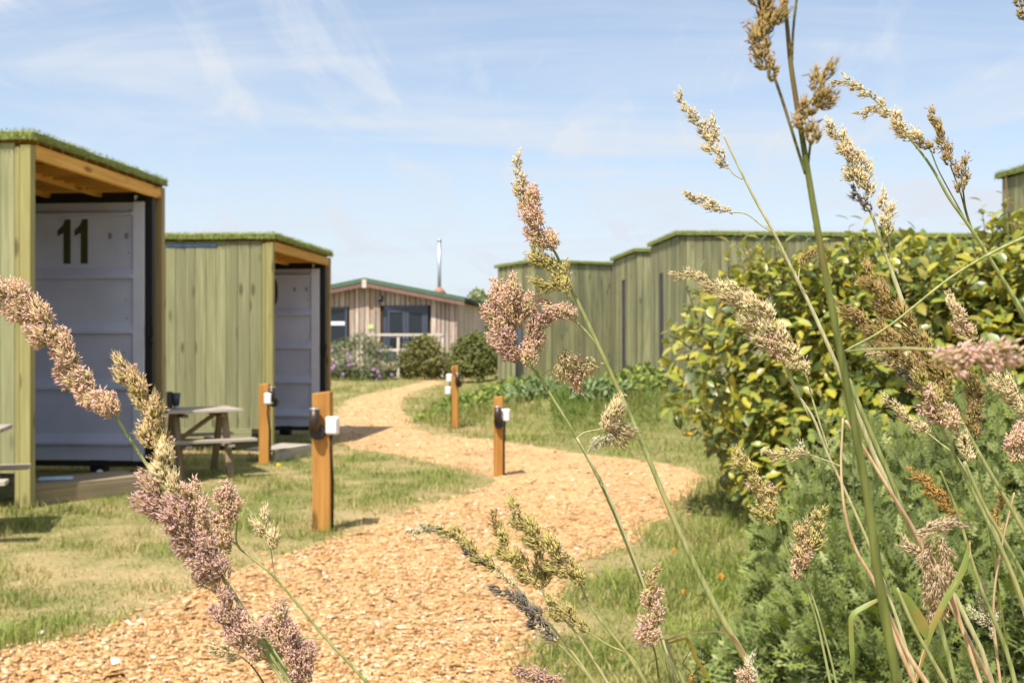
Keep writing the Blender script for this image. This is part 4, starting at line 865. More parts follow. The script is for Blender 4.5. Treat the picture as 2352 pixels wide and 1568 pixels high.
def slivers(B, D, Ln, W, T, c0, c1):
    """thin pointed husks: base B, direction D"""
    n = len(B); s = np.cross(D, rng.normal(0, 1, (n, 3))); s /= np.linalg.norm(s, axis=1)[:, None]+1e-9; t = np.cross(D, s)
    m_ = B+D*(Ln*0.42)[:, None]
    v = np.stack([B, m_+s*W[:, None]/2, m_+t*T[:, None]/2, m_-s*W[:, None]/2, m_-t*T[:, None]/2, B+D*Ln[:, None]], 1)
    f = (np.arange(n)*6)[:, None, None]+np.array([[0, 2, 1], [0, 3, 2], [0, 4, 3], [0, 1, 4], [5, 1, 2], [5, 2, 3], [5, 3, 4], [5, 4, 1]])[None]
    cm = (c0+c1)/2; c = np.stack([c0, cm, cm, cm, cm, c1], 1)
    return v.reshape(-1, 3), f.reshape(-1, 3), c.reshape(-1, 3)
def head(px, d, wpx, style, root, off, dense=1.0):
    """seed head along px (tip first); wpx its full width in the measuring view"""
    g0, g1, anth, acol = STY[style]; S = catmull([V(x, y, d) for x, y in px], 12)
    seg = np.linalg.norm(np.diff(S, axis=0), axis=1); cum = np.concatenate([[0], np.cumsum(seg)]); Lg = cum[-1]; r = wpx*0.80/2/F*d
    tg = lambda t_: (np.array([np.interp(max(0, t_-Lg*.08), cum, S[:, q])-np.interp(min(Lg, t_+Lg*.08), cum, S[:, q]) for q in range(3)]))
    nl = max(1, int(round(Lg/(r*1.15)))); fluff = style == 'fluff'; T_, D_, L_, U_ = [], [], [], []
    for j in range(nl):
        u0 = (j+1.0)/nl; b0 = np.array([np.interp(u0*Lg, cum, S[:, q]) for q in range(3)]); ax_ = tg(u0*Lg); ax_ /= np.linalg.norm(ax_)
        sd = np.cross(ax_, [0, -1, 0.1]); sd /= np.linalg.norm(sd); ang0 = rng.normal(0, 0.5)+(j % 2)*math.pi; sd = sd*math.cos(ang0)+np.cross(ax_, sd)*math.sin(ang0)
        tp_ = min(1.0, 0.42+1.3*u0); rl = r*0.70*tp_*rng.uniform(0.75, 1.15); ll = max(Lg/nl*1.9, rl*1.9)*0.5*rng.uniform(0.9, 1.15)
        if nl == 1: ll = Lg*0.5
        a_ = ax_+sd*0.33*(0 if nl == 1 else 1); a_ /= np.linalg.norm(a_); b0 = b0+sd*rl*(0.24 if nl > 1 else 0)
        e1 = np.cross(a_, [0.3, 0.7, 0.2]); e1 /= np.linalg.norm(e1); e2 = np.cross(a_, e1); ctr = b0+a_*ll*0.96
        m_ = int(max(16, 2.9*rl*ll*4*math.pi*0.95e5*dense*min(2.0, (0.55/d)**1.2)))
        z_ = rng.uniform(-0.78, 1.0, m_); ph_ = rng.uniform(0, 6.28, m_); rr_ = np.sqrt(1-z_*z_)*rl*(1-0.25*np.clip(z_, 0, 1)); rad_ = e1*np.cos(ph_)[:, None]+e2*np.sin(ph_)[:, None]
        t_ = ctr+a_*(z_*ll)[:, None]+rad_*rr_[:, None]; t_ = t_+(t_-ctr)*rng.normal(0.02, 0.085, (m_, 1))
        dd = (t_-b0); dd /= np.linalg.norm(dd, axis=1)[:, None]+1e-9; dd = dd*0.62+a_*0.55+rad_*0.05; dd /= np.linalg.norm(dd, axis=1)[:, None]
        T_.append(t_); D_.append(dd); U_.append(np.full(m_, u0)); L_.append(np.clip(np.linalg.norm(t_-b0, axis=1)*0.5, 0.0026, 0.0062)*rng.uniform(0.8, 1.2, m_))
    tip = np.concatenate(T_); D = np.concatenate(D_); u = np.concatenate(U_); ln = np.concatenate(L_)*(1.35 if fluff else 1); n = len(tip); B = tip-D*ln[:, None]; rv = D; ang = rng.uniform(0, 6.28, n); ph = rng.random()
    k = 3; Bk = np.repeat(B, k, 0); Dk = np.repeat(D, k, 0)+rng.normal(0, 0.16, (n*k, 3)); Dk /= np.linalg.norm(Dk, axis=1)[:, None]; lk = np.repeat(ln, k)*rng.uniform(0.7, 1.1, n*k)
    vary = rng.uniform(0.75, 1.2, (n*k, 1)); patch = (0.85+0.3*vnoise(np.repeat(u, k)*nl*2+ph*30, np.repeat(ang, k)*0.8))[:, None]
    c0 = np.array(g0)*vary*patch*0.88; c1 = np.clip(np.array(g1)*vary*patch*1.14, 0, 0.88)  # husk bases darkened in colour, painting the shade of the gaps between husks
    v, f, c = slivers(Bk, Dk, lk, np.full(n*k, 0.00076 if not fluff else 0.0006)*rng.uniform(.7, 1.35, n*k)*min(1.6, max(0.8, d/0.6)), np.full(n*k, 0.0004), c0, c1)
    ia = rng.integers(0, n, int(n*0.8)); Da = D[ia]+rng.normal(0, 0.30, (len(ia), 3)); Da /= np.linalg.norm(Da, axis=1)[:, None]
    v2, f2, c2 = slivers(tip[ia]-Da*0.0015, Da, rng.uniform(0.0025, 0.0050, len(ia)), np.full(len(ia), 0.00026), np.full(len(ia), 0.00026), np.full((len(ia), 3), 0.0)+np.array(g1), np.full((len(ia), 3), 0.0)+np.array(g1)*1.1)
    f = np.concatenate([f, f2+len(v)]); v = np.concatenate([v, v2]); c = np.concatenate([c, np.clip(c2, 0, 0.85)])
    hd = obj('seed_head', np_mesh('seed_head', v-np.array(off), f, c), M['seed'], root)
    na = int(n*anth*0.75)
    if na > 8:
        # pollen sacs dangle from random patches only
        i = rng.integers(0, n, na); keep = vnoise(u[i]*nl*1.7+ph*50, ang[i]*0.9+3) > (0.62-0.22*min(anth, 2)); i = i[keep]; na = len(i)
        if na > 8:
            Da = rv[i]*0.7+rng.normal(0, 0.8, (na, 3))+np.array([0, 0, -0.3]); Da /= np.linalg.norm(Da, axis=1)[:, None]
            Ba = tip[i]+rv[i]*0.0004; ac = np.array(acol)[rng.integers(0, len(acol), na)]*rng.uniform(0.85, 1.15, (na, 1))
            v, f, c = slivers(Ba, Da, rng.uniform(0.0022, 0.0036, na), np.full(na, 0.0008), np.full(na, 0.0008), ac*0.9, ac)
            ao = obj('anthers', np_mesh('anthers', v-np.array(off), f, c), M['seed'], hd); ao['kind'] = 'stuff'
    return hd
def ribbon(px, d, wpx, mat, root, off, name='leaf_blade', twist=0.6, dz=None):
    S = catmull([V(x, y, d) for x, y in px], 8); n = len(S); v = []
    for i in range(n):
        t = S[min(i+1, n-1)]-S[max(i-1, 0)]; t /= np.linalg.norm(t); a = np.cross(t, [0, 1, 0.15]); a /= np.linalg.norm(a); b = np.cross(t, a); ang = twist*math.sin(i/n*3.0+0.4); s_ = a*math.cos(ang)+b*math.sin(ang)
        w_ = 0.8*wpx/2/F*d*min(1, 0.12+3.5*(1-i/(n-1)))*min(1, 0.35+3*i/(n-1)); q = S[i]-np.array(off)
        v += [q-s_*w_, q+b*w_*0.25, q+s_*w_]
    f = [[3*i+k, 3*i+k+1, 3*i+k+4, 3*i+k+3] for i in range(n-1) for k in (0, 1)]
    me = np_mesh(name, np.array(v), np.array(f), smooth=True); o = obj(name, me, mat, root)
    return o
def two_sided(name, col, trans=0.35):
    m, nt, p, N, L = mat_new(name); p.inputs['Base Color'].default_value = (*col, 1); p.inputs['Roughness'].default_value = 0.5
    tc = N('ShaderNodeTexCoord'); n = N('ShaderNodeTexNoise'); n.inputs['Scale'].default_value = 70; L(tc.outputs['Object'], n.inputs['Vector'])
    mm = N('ShaderNodeMix'); mm.data_type = 'RGBA'; mr = N('ShaderNodeMapRange'); mr.inputs[1].default_value = .5; mr.inputs[2].default_value = .75; L(n.outputs['Fac'], mr.inputs[0]); L(mr.outputs[0], mm.inputs[0]); mm.inputs[6].default_value = (*col, 1); mm.inputs[7].default_value = (0.46, 0.27, 0.08, 1); L(mm.outputs[2], p.inputs['Base Color'])
    t = N('ShaderNodeBsdfTranslucent'); L(mm.outputs[2], t.inputs['Color']); mx = N('ShaderNodeMixShader'); mx.inputs[0].default_value = trans; L(p.outputs[0], mx.inputs[1]); L(t.outputs[0], mx.inputs[2]); L(mx.outputs[0], nt.nodes['Material Output'].inputs[0]); return m
M['blade_green'] = two_sided('green_leaf_blade', (0.27, 0.33, 0.07)); M['blade_dry'] = two_sided('dry_leaf_blade', (0.52, 0.34, 0.18)); M['blade_yellow'] = two_sided('yellowing_leaf_blade', (0.36, 0.29, 0.05))
GG = 'flowering grass stalks close to the camera'
def stalk(label, d, stem, w0, w1, mat, heads=(), branches=(), leaves=(), rootdx=0.05, rooted=True, dense=1.0):
    """stem: px points from top to bottom; w0/w1 widths in px top/bottom; heads (px, width, style); branches (px, width)"""
    pts = [V(x, y, d) for x, y in stem]; kk = 0.68 if mat == 'stem_dry' else 0.82; w0 *= kk; w1 *= kk
    S = list(catmull(pts, 8)); off = Vector((0, 0, 0))
    if rooted:
        last = pts[-1]; t = (pts[-1]-pts[-2]).normalized(); foot = Vector((last.x+t.x*0.18+rootdx, d+0.06, 0.0)); mid = last+t*0.22; mid2 = Vector((foot.x*0.75+mid.x*0.25, d+0.04, max(0.25, mid.z*0.45)))
        S += list(catmull([last, mid, mid2, foot], 6))[1:]; off = foot
    n = len(S); n0 = len(catmull(pts, 8)); rads = [(w0+(w1-w0)*min(1, i/max(1, n0-1)))/2/F*d for i in range(n)]
    root = empty('grass_stalk', off, 0, label, 'grass stalk', GG)
    nodes = MB().tube([Vector(p)-off for p in S], rads, 8)
    st = nodes.done('stem', M[mat], root)
    for br in branches:
        px, wb = br[:2]; q = [V(x, y, d) for x, y in px]; Q = catmull(q, 6); MB().tube([Vector(p)-off for p in Q], [wb/2/F*d]*len(Q), 6).done('branch', M[br[2]] if len(br) > 2 else M[mat], root)
    for hd in heads: head(hd[0], d+(hd[3] if len(hd) > 3 else -0.012*d), hd[1], hd[2], root, off, dense)
    for lf in leaves: ribbon(lf[0], d, lf[1], M[lf[2]], root, off, twist=lf[3] if len(lf) > 3 else 0.6)
    return root

# ---- left
stalk('arching stalk whose pink seed head runs off the left frame edge', 0.50, [(268, 958), (300, 1010), (345, 1078), (400, 1150), (470, 1262), (550, 1385), (615, 1490), (668, 1568)], 8, 15, 'stem_green',
      [([(-30, 640), (20, 672), (60, 710), (105, 748)], 74, 'pink'), ([(84, 738), (118, 770), (150, 808)], 78, 'pink'), ([(132, 822), (168, 848), (205, 872)], 84, 'pink'), ([(178, 888), (218, 905), (266, 955)], 76, 'pink')])
stalk('upright pink and straw seed head crossing the grey door of cabin 11', 0.485, [(372, 1010), (378, 1080), (410, 1160), (470, 1262), (560, 1400), (640, 1520), (672, 1575)], 7, 11, 'stem_green',
      [([(262, 835), (290, 860), (318, 905)], 62, 'mix'), ([(305, 885), (335, 925), (355, 975)], 70, 'mix'), ([(335, 965), (352, 1000), (368, 1050)], 66, 'mix'), ([(375, 1040), (385, 1090), (400, 1140)], 74, 'tan'), ([(325, 1125), (375, 1160), (425, 1210)], 92, 'mauve'), ([(425, 1135), (455, 1180), (478, 1222)], 62, 'pink')],
      [([(268, 845), (330, 960), (372, 1060)], 5)])
stalk('dark mauve seed clusters low on the left, tips pointing up', 0.482, [(455, 1200), (490, 1290), (545, 1380), (600, 1480), (650, 1568)], 7, 12, 'stem_green',
      [([(395, 1228), (440, 1248), (490, 1285)], 80, 'mauve'), ([(450, 1268), (485, 1300), (515, 1330)], 72, 'mauve'), ([(455, 1300), (472, 1330), (495, 1360)], 54, 'pink'), ([(505, 1375), (535, 1425), (568, 1480)], 74, 'mauve'), ([(560, 1455), (580, 1475), (600, 1510)], 66, 'pink')],
      [([(560, 1400), (600, 1450), (660, 1540)], 6)])
stalk('pale pink seed heads leaning over the bottom edge left of the path middle', 0.51, [(640, 1440), (665, 1500), (690, 1580)], 6, 9, 'stem_green',
      [([(632, 1405), (650, 1445), (670, 1480)], 56, 'pink'), ([(610, 1475), (645, 1510), (670, 1568)], 80, 'pink'), ([(660, 1460), (690, 1500), (710, 1570)], 66, 'mauve')])
stalk('small greenish seed tip pointing left near the bottom left', 0.54, [(545, 1500), (580, 1530), (610, 1575)], 4, 6, 'stem_dark', [([(478, 1485), (510, 1493), (550, 1508)], 40, 'tan')])
stalk('thin stalk with pink side cluster over the grass left of the nearest bollard', 0.55, [(545, 1195), (545, 1250), (580, 1282), (640, 1335), (740, 1455), (800, 1520), (850, 1575)], 5, 9, 'stem_green',
      [([(508, 1122), (522, 1160), (530, 1210)], 50, 'pink'), ([(520, 1130), (535, 1160), (540, 1195)], 40, 'pink'), ([(490, 1190), (505, 1225), (530, 1265)], 52, 'pink'), ([(440, 1120), (452, 1150), (462, 1180)], 52, 'pink'), ([(598, 1180), (610, 1215), (628, 1258)], 54, 'tan')],
      [([(463, 1180), (500, 1215), (550, 1255)], 4), ([(622, 1255), (626, 1290), (632, 1325)], 3, 'stem_pale'), ([(690, 1465), (715, 1464), (742, 1468)], 3)])
# ---- centre
stalk('tall central stalk with a row of pink green clusters against the sky', 0.58, [(1240, 540), (1275, 580), (1300, 640), (1330, 700), (1400, 850), (1480, 1030), (1560, 1220), (1640, 1385), (1700, 1490), (1745, 1575)], 6, 20, 'stem_green',
      [([(1188, 356), (1190, 395), (1197, 430)], 28, 'tan'), ([(1194, 420), (1200, 450), (1210, 490)], 40, 'mix'), ([(1208, 455), (1218, 480), (1232, 515)], 58, 'pink'), ([(1222, 505), (1236, 535), (1262, 575)], 66, 'pink'), ([(1222, 565), (1240, 590), (1268, 620)], 58, 'green'), ([(1286, 612), (1288, 640), (1298, 672)], 50, 'green'), ([(1232, 655), (1258, 655), (1290, 665)], 44, 'green'), ([(1258, 705), (1285, 715), (1320, 735)], 56, 'pink')],
      [([(1260, 590), (1290, 655)], 4), ([(1300, 672), (1318, 700)], 4), ([(1318, 735), (1345, 760), (1378, 800)], 5), ([(1378, 845), (1355, 835), (1338, 838)], 3)])
stalk('stalk with the biggest rounded pink flower cluster before the right cabins', 0.585, [(1205, 810), (1230, 850), (1270, 915), (1325, 1005), (1380, 1110), (1420, 1200), (1475, 1340), (1500, 1420), (1545, 1575)], 6, 12, 'stem_green',
      [([(1128, 685), (1145, 705), (1170, 745)], 78, 'pink'), ([(1165, 672), (1172, 700), (1182, 740)], 74, 'pink'), ([(1200, 695), (1196, 720), (1192, 755)], 66, 'pink'), ([(1140, 745), (1155, 765), (1180, 800)], 78, 'pink'), ([(1150, 780), (1170, 795), (1195, 820)], 64, 'mauve'), ([(1240, 720), (1240, 745), (1228, 778)], 58, 'mauve'), ([(1218, 778), (1218, 808), (1222, 840)], 66, 'pink')],
      [([(1190, 790), (1210, 830), (1240, 870)], 4), ([(1222, 838), (1232, 862)], 4)])
stalk('two pale fan shaped clusters on a thin side branch in front of green boards', 0.59, [(1368, 838), (1385, 835), (1400, 850), (1480, 1032), (1562, 1222), (1645, 1390), (1705, 1500), (1745, 1580)], 3, 7, 'stem_pale',
      [([(1300, 862), (1295, 835), (1285, 810)], 64, 'tan'), ([(1345, 868), (1345, 848), (1350, 822)], 54, 'tan'), ([(1330, 865), (1318, 845), (1298, 818)], 54, 'pink')], [([(1240, 866), (1262, 850), (1285, 848)], 3), ([(1290, 820), (1340, 838), (1368, 838)], 3)])
stalk('cream fan shaped seed cluster over the lawn edge on its own branchlet', 0.58, [(1325, 1005), (1385, 1112), (1425, 1202), (1480, 1345), (1560, 1580)], 5, 8, 'stem_pale',
      [([(1402, 932), (1408, 965), (1396, 992)], 64, 'tan'), ([(1440, 975), (1422, 982), (1388, 985)], 66, 'tan'), ([(1435, 1012), (1415, 1000), (1386, 986)], 56, 'tan'), ([(1372, 1025), (1386, 1008), (1396, 988)], 48, 'white')], [([(1325, 1005), (1345, 992), (1382, 985)], 3)])
stalk('greenish seed head bending left like a hook over the wood chips', 0.56, [(1168, 1325), (1210, 1372), (1260, 1430), (1320, 1505), (1372, 1580)], 6, 9, 'stem_pale',
      [([(944, 1220), (985, 1212), (1030, 1222)], 32, 'white'), ([(1000, 1215), (1045, 1228), (1090, 1262)], 42, 'green'), ([(1075, 1268), (1110, 1285), (1148, 1312)], 44, 'green'), ([(1060, 1260), (1090, 1280), (1110, 1296)], 26, 'dark'), ([(1140, 1308), (1160, 1325), (1175, 1345)], 34, 'tan')])
stalk('yellow green narrow seed head second from the hooked one', 0.57, [(1238, 1345), (1275, 1398), (1330, 1462), (1400, 1575)], 6, 8, 'stem_pale', [([(1128, 1180), (1140, 1210), (1158, 1250)], 36, 'brown'), ([(1145, 1235), (1165, 1265), (1190, 1300)], 54, 'green'), ([(1185, 1290), (1215, 1320), (1240, 1350)], 56, 'green'), ([(1228, 1280), (1240, 1310), (1248, 1345)], 54, 'green')])
stalk('broad yellow green seed head leaning left above the lawn corner', 0.56, [(1335, 1345), (1352, 1385), (1380, 1425), (1440, 1500), (1490, 1580)], 6, 9, 'stem_green', [([(1168, 1165), (1195, 1190), (1228, 1225)], 58, 'green'), ([(1205, 1210), (1235, 1240), (1275, 1275)], 72, 'green'), ([(1262, 1268), (1290, 1300), (1335, 1345)], 70, 'green'), ([(1270, 1250), (1300, 1290), (1320, 1310)], 46, 'mix')])
stalk('dark seed head under the yellow green ones', 0.555, [(1265, 1462), (1300, 1495), (1345, 1545), (1372, 1580)], 5, 8, 'stem_green', [([(1132, 1348), (1165, 1362), (1205, 1385)], 34, 'dark'), ([(1190, 1375), (1215, 1395), (1240, 1420)], 42, 'dark'), ([(1210, 1405), (1235, 1430), (1275, 1462)], 46, 'dark'), ([(1240, 1445), (1258, 1458), (1280, 1468)], 28, 'tan')])
stalk('short green tan seed head pointing left, below the broad one', 0.56, [(1345, 1447), (1400, 1482), (1450, 1508), (1490, 1580)], 4, 7, 'stem_green', [([(1255, 1385), (1285, 1405), (1318, 1432)], 50, 'green'), ([(1300, 1400), (1322, 1422), (1348, 1448)], 48, 'green')])
stalk('small pink seed tip poking up at the bottom edge centre', 0.55, [(1270, 1560), (1290, 1590), (1300, 1620)], 5, 6, 'stem_green', [([(1195, 1548), (1235, 1552), (1285, 1575)], 44, 'mauve'), ([(1235, 1560), (1262, 1570), (1290, 1590)], 40, 'pink')])
stalk('upright pink seed head on a dark stem in front of the lawn', 0.56, [(1492, 1470), (1505, 1500), (1515, 1575)], 4, 6, 'stem_dark', [([(1500, 1308), (1495, 1340), (1488, 1375)], 38, 'mix'), ([(1503, 1360), (1500, 1390), (1498, 1425)], 48, 'pink'), ([(1468, 1435), (1480, 1448), (1495, 1470)], 44, 'pink'), ([(1505, 1425), (1500, 1450), (1495, 1478)], 40, 'pink')])
stalk('bent stalk with a dry folded leaf arching over to the right', 0.57, [(1530, 1468), (1536, 1490), (1555, 1530), (1575, 1580)], 9, 13, 'stem_green', [], [], [([(1530, 1470), (1575, 1455), (1630, 1450), (1672, 1455), (1705, 1495), (1740, 1568)], 14, 'blade_dry', 1.0), ([(1530, 1478), (1560, 1470), (1580, 1470), (1600, 1515), (1622, 1548), (1636, 1570)], 16, 'blade_yellow', 0.7)])
stalk('whitish seed head just rising over the bottom edge under the leaning stem', 0.57, [(1728, 1560), (1735, 1590), (1740, 1620)], 4, 5, 'stem_pale', [([(1722, 1506), (1725, 1530), (1732, 1568)], 34, 'white'), ([(1704, 1540), (1712, 1556), (1722, 1580)], 30, 'pink')])
# ---- right
stalk('thickest dark green stalk with brown clusters cut by the top edge', 0.36, [(1800, -30), (1808, 60), (1818, 160), (1840, 300), (1868, 470), (1900, 650), (1948, 900), (1990, 1130), (2022, 1350), (2065, 1590)], 10, 29, 'stem_dark',
      [([(1738, -60), (1742, -10), (1745, 40)], 78, 'brown'), ([(1785, 20), (1770, 50), (1755, 80)], 70, 'brown'), ([(1745, 40), (1752, 75), (1760, 110)], 76, 'brown'), ([(1748, 95), (1758, 130), (1772, 182)], 66, 'brown'), ([(1895, 155), (1888, 185), (1872, 235)], 58, 'brown'), ([(1890, 215), (1880, 245), (1862, 262)], 66, 'brown'), ([(1838, 240), (1848, 275), (1862, 328)], 60, 'brown'), ([(1800, -20), (1802, 10)], 40, 'orange')],
      [([(1778, 175), (1800, 240), (1828, 330), (1850, 400)], 7), ([(1862, 325), (1858, 360), (1854, 400)], 6), ([(1832, -20), (1822, 70), (1818, 165)], 6)], dense=0.75)
stalk('straw coloured tall stalk with a slim head left of the thick one', 0.62, [(1662, 310), (1690, 370), (1735, 460), (1775, 530), (1815, 610), (1860, 700), (1905, 800), (1950, 905), (2010, 1050)], 5, 14, 'stem_pale',
      [([(1558, 212), (1572, 245), (1595, 275)], 28, 'tan'), ([(1590, 262), (1612, 290), (1632, 330)], 38, 'tan'), ([(1622, 318), (1640, 345), (1672, 382)], 40, 'tan'), ([(1632, 275), (1640, 295), (1650, 322)], 30, 'tan'), ([(1576, 452), (1612, 462), (1645, 478)], 36, 'tan'), ([(1635, 470), (1655, 480), (1678, 490)], 30, 'tan'), ([(1848, 578), (1850, 592), (1840, 612)], 34, 'brown')],
      [([(1672, 382), (1685, 400), (1705, 412)], 3), ([(1678, 487), (1715, 492), (1752, 520), (1780, 535)], 3), ([(1842, 610), (1836, 620), (1834, 645)], 3)])
stalk('big straw head sweeping right to left above the hedge edge', 0.60, [(1792, 820), (1830, 900), (1868, 960), (1900, 1040), (1945, 1135), (2000, 1260), (2060, 1420), (2110, 1590)], 6, 10, 'stem_pale',
      [([(1548, 632), (1590, 632), (1632, 650)], 30, 'tan'), ([(1612, 645), (1655, 668), (1705, 705)], 48, 'tan'), ([(1680, 660), (1730, 695), (1770, 745)], 46, 'tan'), ([(1700, 705), (1730, 740), (1768, 795)], 60, 'tan'), ([(1755, 720), (1780, 755), (1800, 790)], 52, 'tan'), ([(1768, 785), (1785, 805), (1795, 830)], 44, 'pink'), ([(1800, 775), (1820, 810), (1850, 858)], 46, 'tan')],
      [([(1700, 665), (1770, 770), (1800, 830), (1860, 960)], 4), ([(1850, 855), (1870, 930), (1905, 1040)], 4)])
stalk('fat cream head leaning left beside the thick stalk, on the sky', 0.60, [(1985, 470), (2005, 500), (2040, 600), (2068, 680), (2095, 760)], 6, 15, 'stem_pale',
      [([(1898, 290), (1925, 312), (1950, 350)], 44, 'tan'), ([(1935, 335), (1962, 365), (1975, 410)], 54, 'tan'), ([(1945, 370), (1960, 395), (1975, 430)], 52, 'tan'), ([(1985, 390), (1992, 420), (1992, 455)], 46, 'tan'), ([(1955, 435), (1975, 455), (1998, 480)], 34, 'dark'), ([(2022, 445), (2035, 480), (2038, 540)], 42, 'tan')], [([(2040, 540), (2045, 570), (2040, 600)], 4)], rooted=False)
stalk('slender arching stalk with a drooping row of heads at the upper right', 0.62, [(1985, 212), (2020, 240), (2095, 325), (2140, 385), (2180, 455), (2230, 525), (2290, 620), (2360, 735), (2450, 900)], 4, 13, 'stem_green',
      [([(1915, 190), (1950, 192), (2008, 225)], 32, 'tan'), ([(2022, 238), (2045, 262), (2075, 300)], 44, 'tan'), ([(2062, 290), (2088, 310), (2112, 330)], 42, 'tan'), ([(2108, 318), (2122, 330), (2140, 352)], 34, 'brown'), ([(1972, 262), (1995, 255), (2020, 240)], 28, 'tan')], [([(2140, 352), (2160, 400), (2215, 500)], 3, 'stem_dark')])
stalk('two small stacked heads on hair thin stems right of the arching stalk', 0.63, [(2182, 378), (2205, 440), (2232, 525), (2300, 640), (2380, 790)], 4, 6, 'stem_dark', [([(2137, 258), (2148, 285), (2160, 315)], 32, 'brown'), ([(2155, 305), (2168, 335), (2184, 378)], 40, 'brown'), ([(2208, 372), (2210, 400), (2212, 440)], 40, 'brown')], [([(2212, 438), (2218, 480), (2232, 525)], 4)])
stalk('bushy brown green head in the middle of the right hand tangle', 0.50, [(2110, 880), (2150, 960), (2200, 1060), (2260, 1180), (2330, 1330), (2420, 1590)], 8, 14, 'stem_green',
      [([(1925, 708), (1955, 720), (2000, 745)], 50, 'brown'), ([(1975, 735), (2020, 765), (2070, 810)], 62, 'brown'), ([(2040, 790), (2075, 820), (2105, 868)], 72, 'brown'), ([(1995, 795), (2030, 815), (2075, 850)], 46, 'tan'), ([(2095, 865), (2120, 890), (2150, 935)], 66, 'green'), ([(2135, 920), (2160, 950), (2190, 985)], 62, 'pink'), ([(2060, 840), (2080, 860), (2105, 880)], 34, 'dark'), ([(2190, 980), (2208, 1010), (2228, 1060)], 38, 'tan')])
stalk('tall brownish head rising behind the bushy one', 0.54, [(2180, 910), (2200, 950), (2260, 1060), (2330, 1180), (2420, 1340)], 7, 14, 'stem_green',
      [([(1985, 620), (2005, 655), (2030, 690)], 54, 'brown'), ([(2015, 680), (2045, 710), (2080, 750)], 66, 'brown'), ([(2075, 745), (2105, 780), (2130, 815)], 66, 'brown'), ([(2120, 815), (2150, 850), (2192, 910)], 66, 'brown')])
stalk('small pinkish tan head in front of dark hedge leaves near the right edge', 0.58, [(2232, 775), (2270, 830), (2320, 905), (2400, 1010)], 4, 9, 'stem_green', [([(2180, 688), (2195, 712), (2210, 745)], 40, 'tan'), ([(2195, 730), (2215, 755), (2238, 785)], 46, 'pink')])
stalk('blurred close pink head lying horizontally before the right tangle', 0.30, [(1945, 806), (2000, 802), (2080, 800), (2150, 804)], 5, 9, 'stem_green', [([(2322, 808), (2270, 815), (2215, 820)], 62, 'pink'), ([(2235, 812), (2190, 830), (2150, 832)], 52, 'pink')], rooted=False, dense=0.7)
stalk('slim straw head pointing left over the feathery plants', 0.60, [(2125, 990), (2160, 1018), (2205, 1060), (2270, 1180), (2350, 1400), (2400, 1590)], 4, 9, 'stem_pale', [([(2028, 912), (2052, 930), (2080, 960)], 30, 'tan'), ([(2068, 945), (2095, 970), (2130, 995)], 38, 'tan')])
stalk('hanging brown green head between two stems at the right', 0.60, [(2238, 1000), (2248, 1080), (2270, 1200), (2300, 1400), (2330, 1590)], 4, 7, 'stem_dark', [([(2225, 848), (2232, 885), (2240, 925)], 44, 'brown'), ([(2250, 905), (2242, 940), (2236, 970)], 46, 'brown'), ([(2222, 950), (2232, 975), (2242, 1005)], 42, 'brown')])
stalk('pale head entering the right frame edge above the feathery plants', 0.58, [(2345, 930), (2380, 1000), (2420, 1100)], 4, 8, 'stem_green', [([(2282, 868), (2310, 890), (2345, 930)], 50, 'tan'), ([(2310, 880), (2345, 930), (2375, 970)], 46, 'tan')])
stalk('round pinkish white head at the right edge', 0.56, [(2340, 1060), (2370, 1120), (2400, 1200)], 4, 7, 'stem_green', [([(2345, 1005), (2335, 1025), (2340, 1060)], 56, 'pink'), ([(2365, 1015), (2358, 1040), (2350, 1062)], 40, 'white')])
stalk('orange brown dried head over the feathery plants', 0.57, [(2195, 1185), (2180, 1215), (2165, 1260), (2200, 1400), (2260, 1590)], 4, 8, 'stem_dry', [([(2092, 1082), (2115, 1098), (2140, 1118)], 32, 'orange'), ([(2130, 1108), (2155, 1140), (2175, 1160)], 42, 'orange'), ([(2165, 1150), (2182, 1170), (2200, 1188)], 40, 'orange')])
stalk('drooping fluffy dead head hanging upside down at the right', 0.52, [(2200, 1205), (2150, 1215), (2120, 1235), (2190, 1390), (2260, 1590)], 6, 14, 'stem_dry',
      [([(2215, 1198), (2170, 1205), (2110, 1222)], 44, 'fluff'), ([(2070, 1242), (2092, 1258), (2118, 1268)], 34, 'fluff'), ([(2130, 1330), (2125, 1290), (2135, 1245)], 44, 'fluff'), ([(2175, 1290), (2172, 1265), (2165, 1240)], 34, 'fluff'), ([(2150, 1425), (2148, 1370), (2150, 1300)], 62, 'fluff'), ([(2190, 1350), (2185, 1320), (2175, 1290)], 40, 'fluff')], [([(2150, 1215), (2152, 1260), (2155, 1340)], 5)])
stalk('tan head lying level below the hedge with a white tip', 0.58, [(1855, 1042), (1900, 1058), (1935, 1072)], 3, 4, 'stem_pale', [([(1765, 1045), (1800, 1042), (1855, 1045)], 36, 'tan'), ([(1835, 1018), (1842, 1030), (1852, 1042)], 28, 'white')], rooted=False)
stalk('green tan head above the feathery plants with two clusters', 0.58, [(1788, 1190), (1800, 1240), (1830, 1310), (1866, 1370), (1905, 1500), (1925, 1590)], 4, 7, 'stem_green', [([(1690, 1045), (1715, 1075), (1745, 1110)], 48, 'green'), ([(1735, 1095), (1760, 1130), (1788, 1170)], 50, 'mix'), ([(1735, 1150), (1752, 1180), (1772, 1205)], 44, 'green')])
stalk('pink tipped double head standing before the feathery plants', 0.58, [(1845, 1325), (1858, 1370), (1880, 1440), (1912, 1590)], 4, 8, 'stem_green', [([(1845, 1200), (1845, 1240), (1845, 1290)], 46, 'mix'), ([(1840, 1280), (1838, 1305), (1838, 1332)], 46, 'pink'), ([(1885, 1168), (1878, 1210), (1868, 1260)], 44, 'green')], [([(1868, 1255), (1858, 1300), (1850, 1340)], 3)])
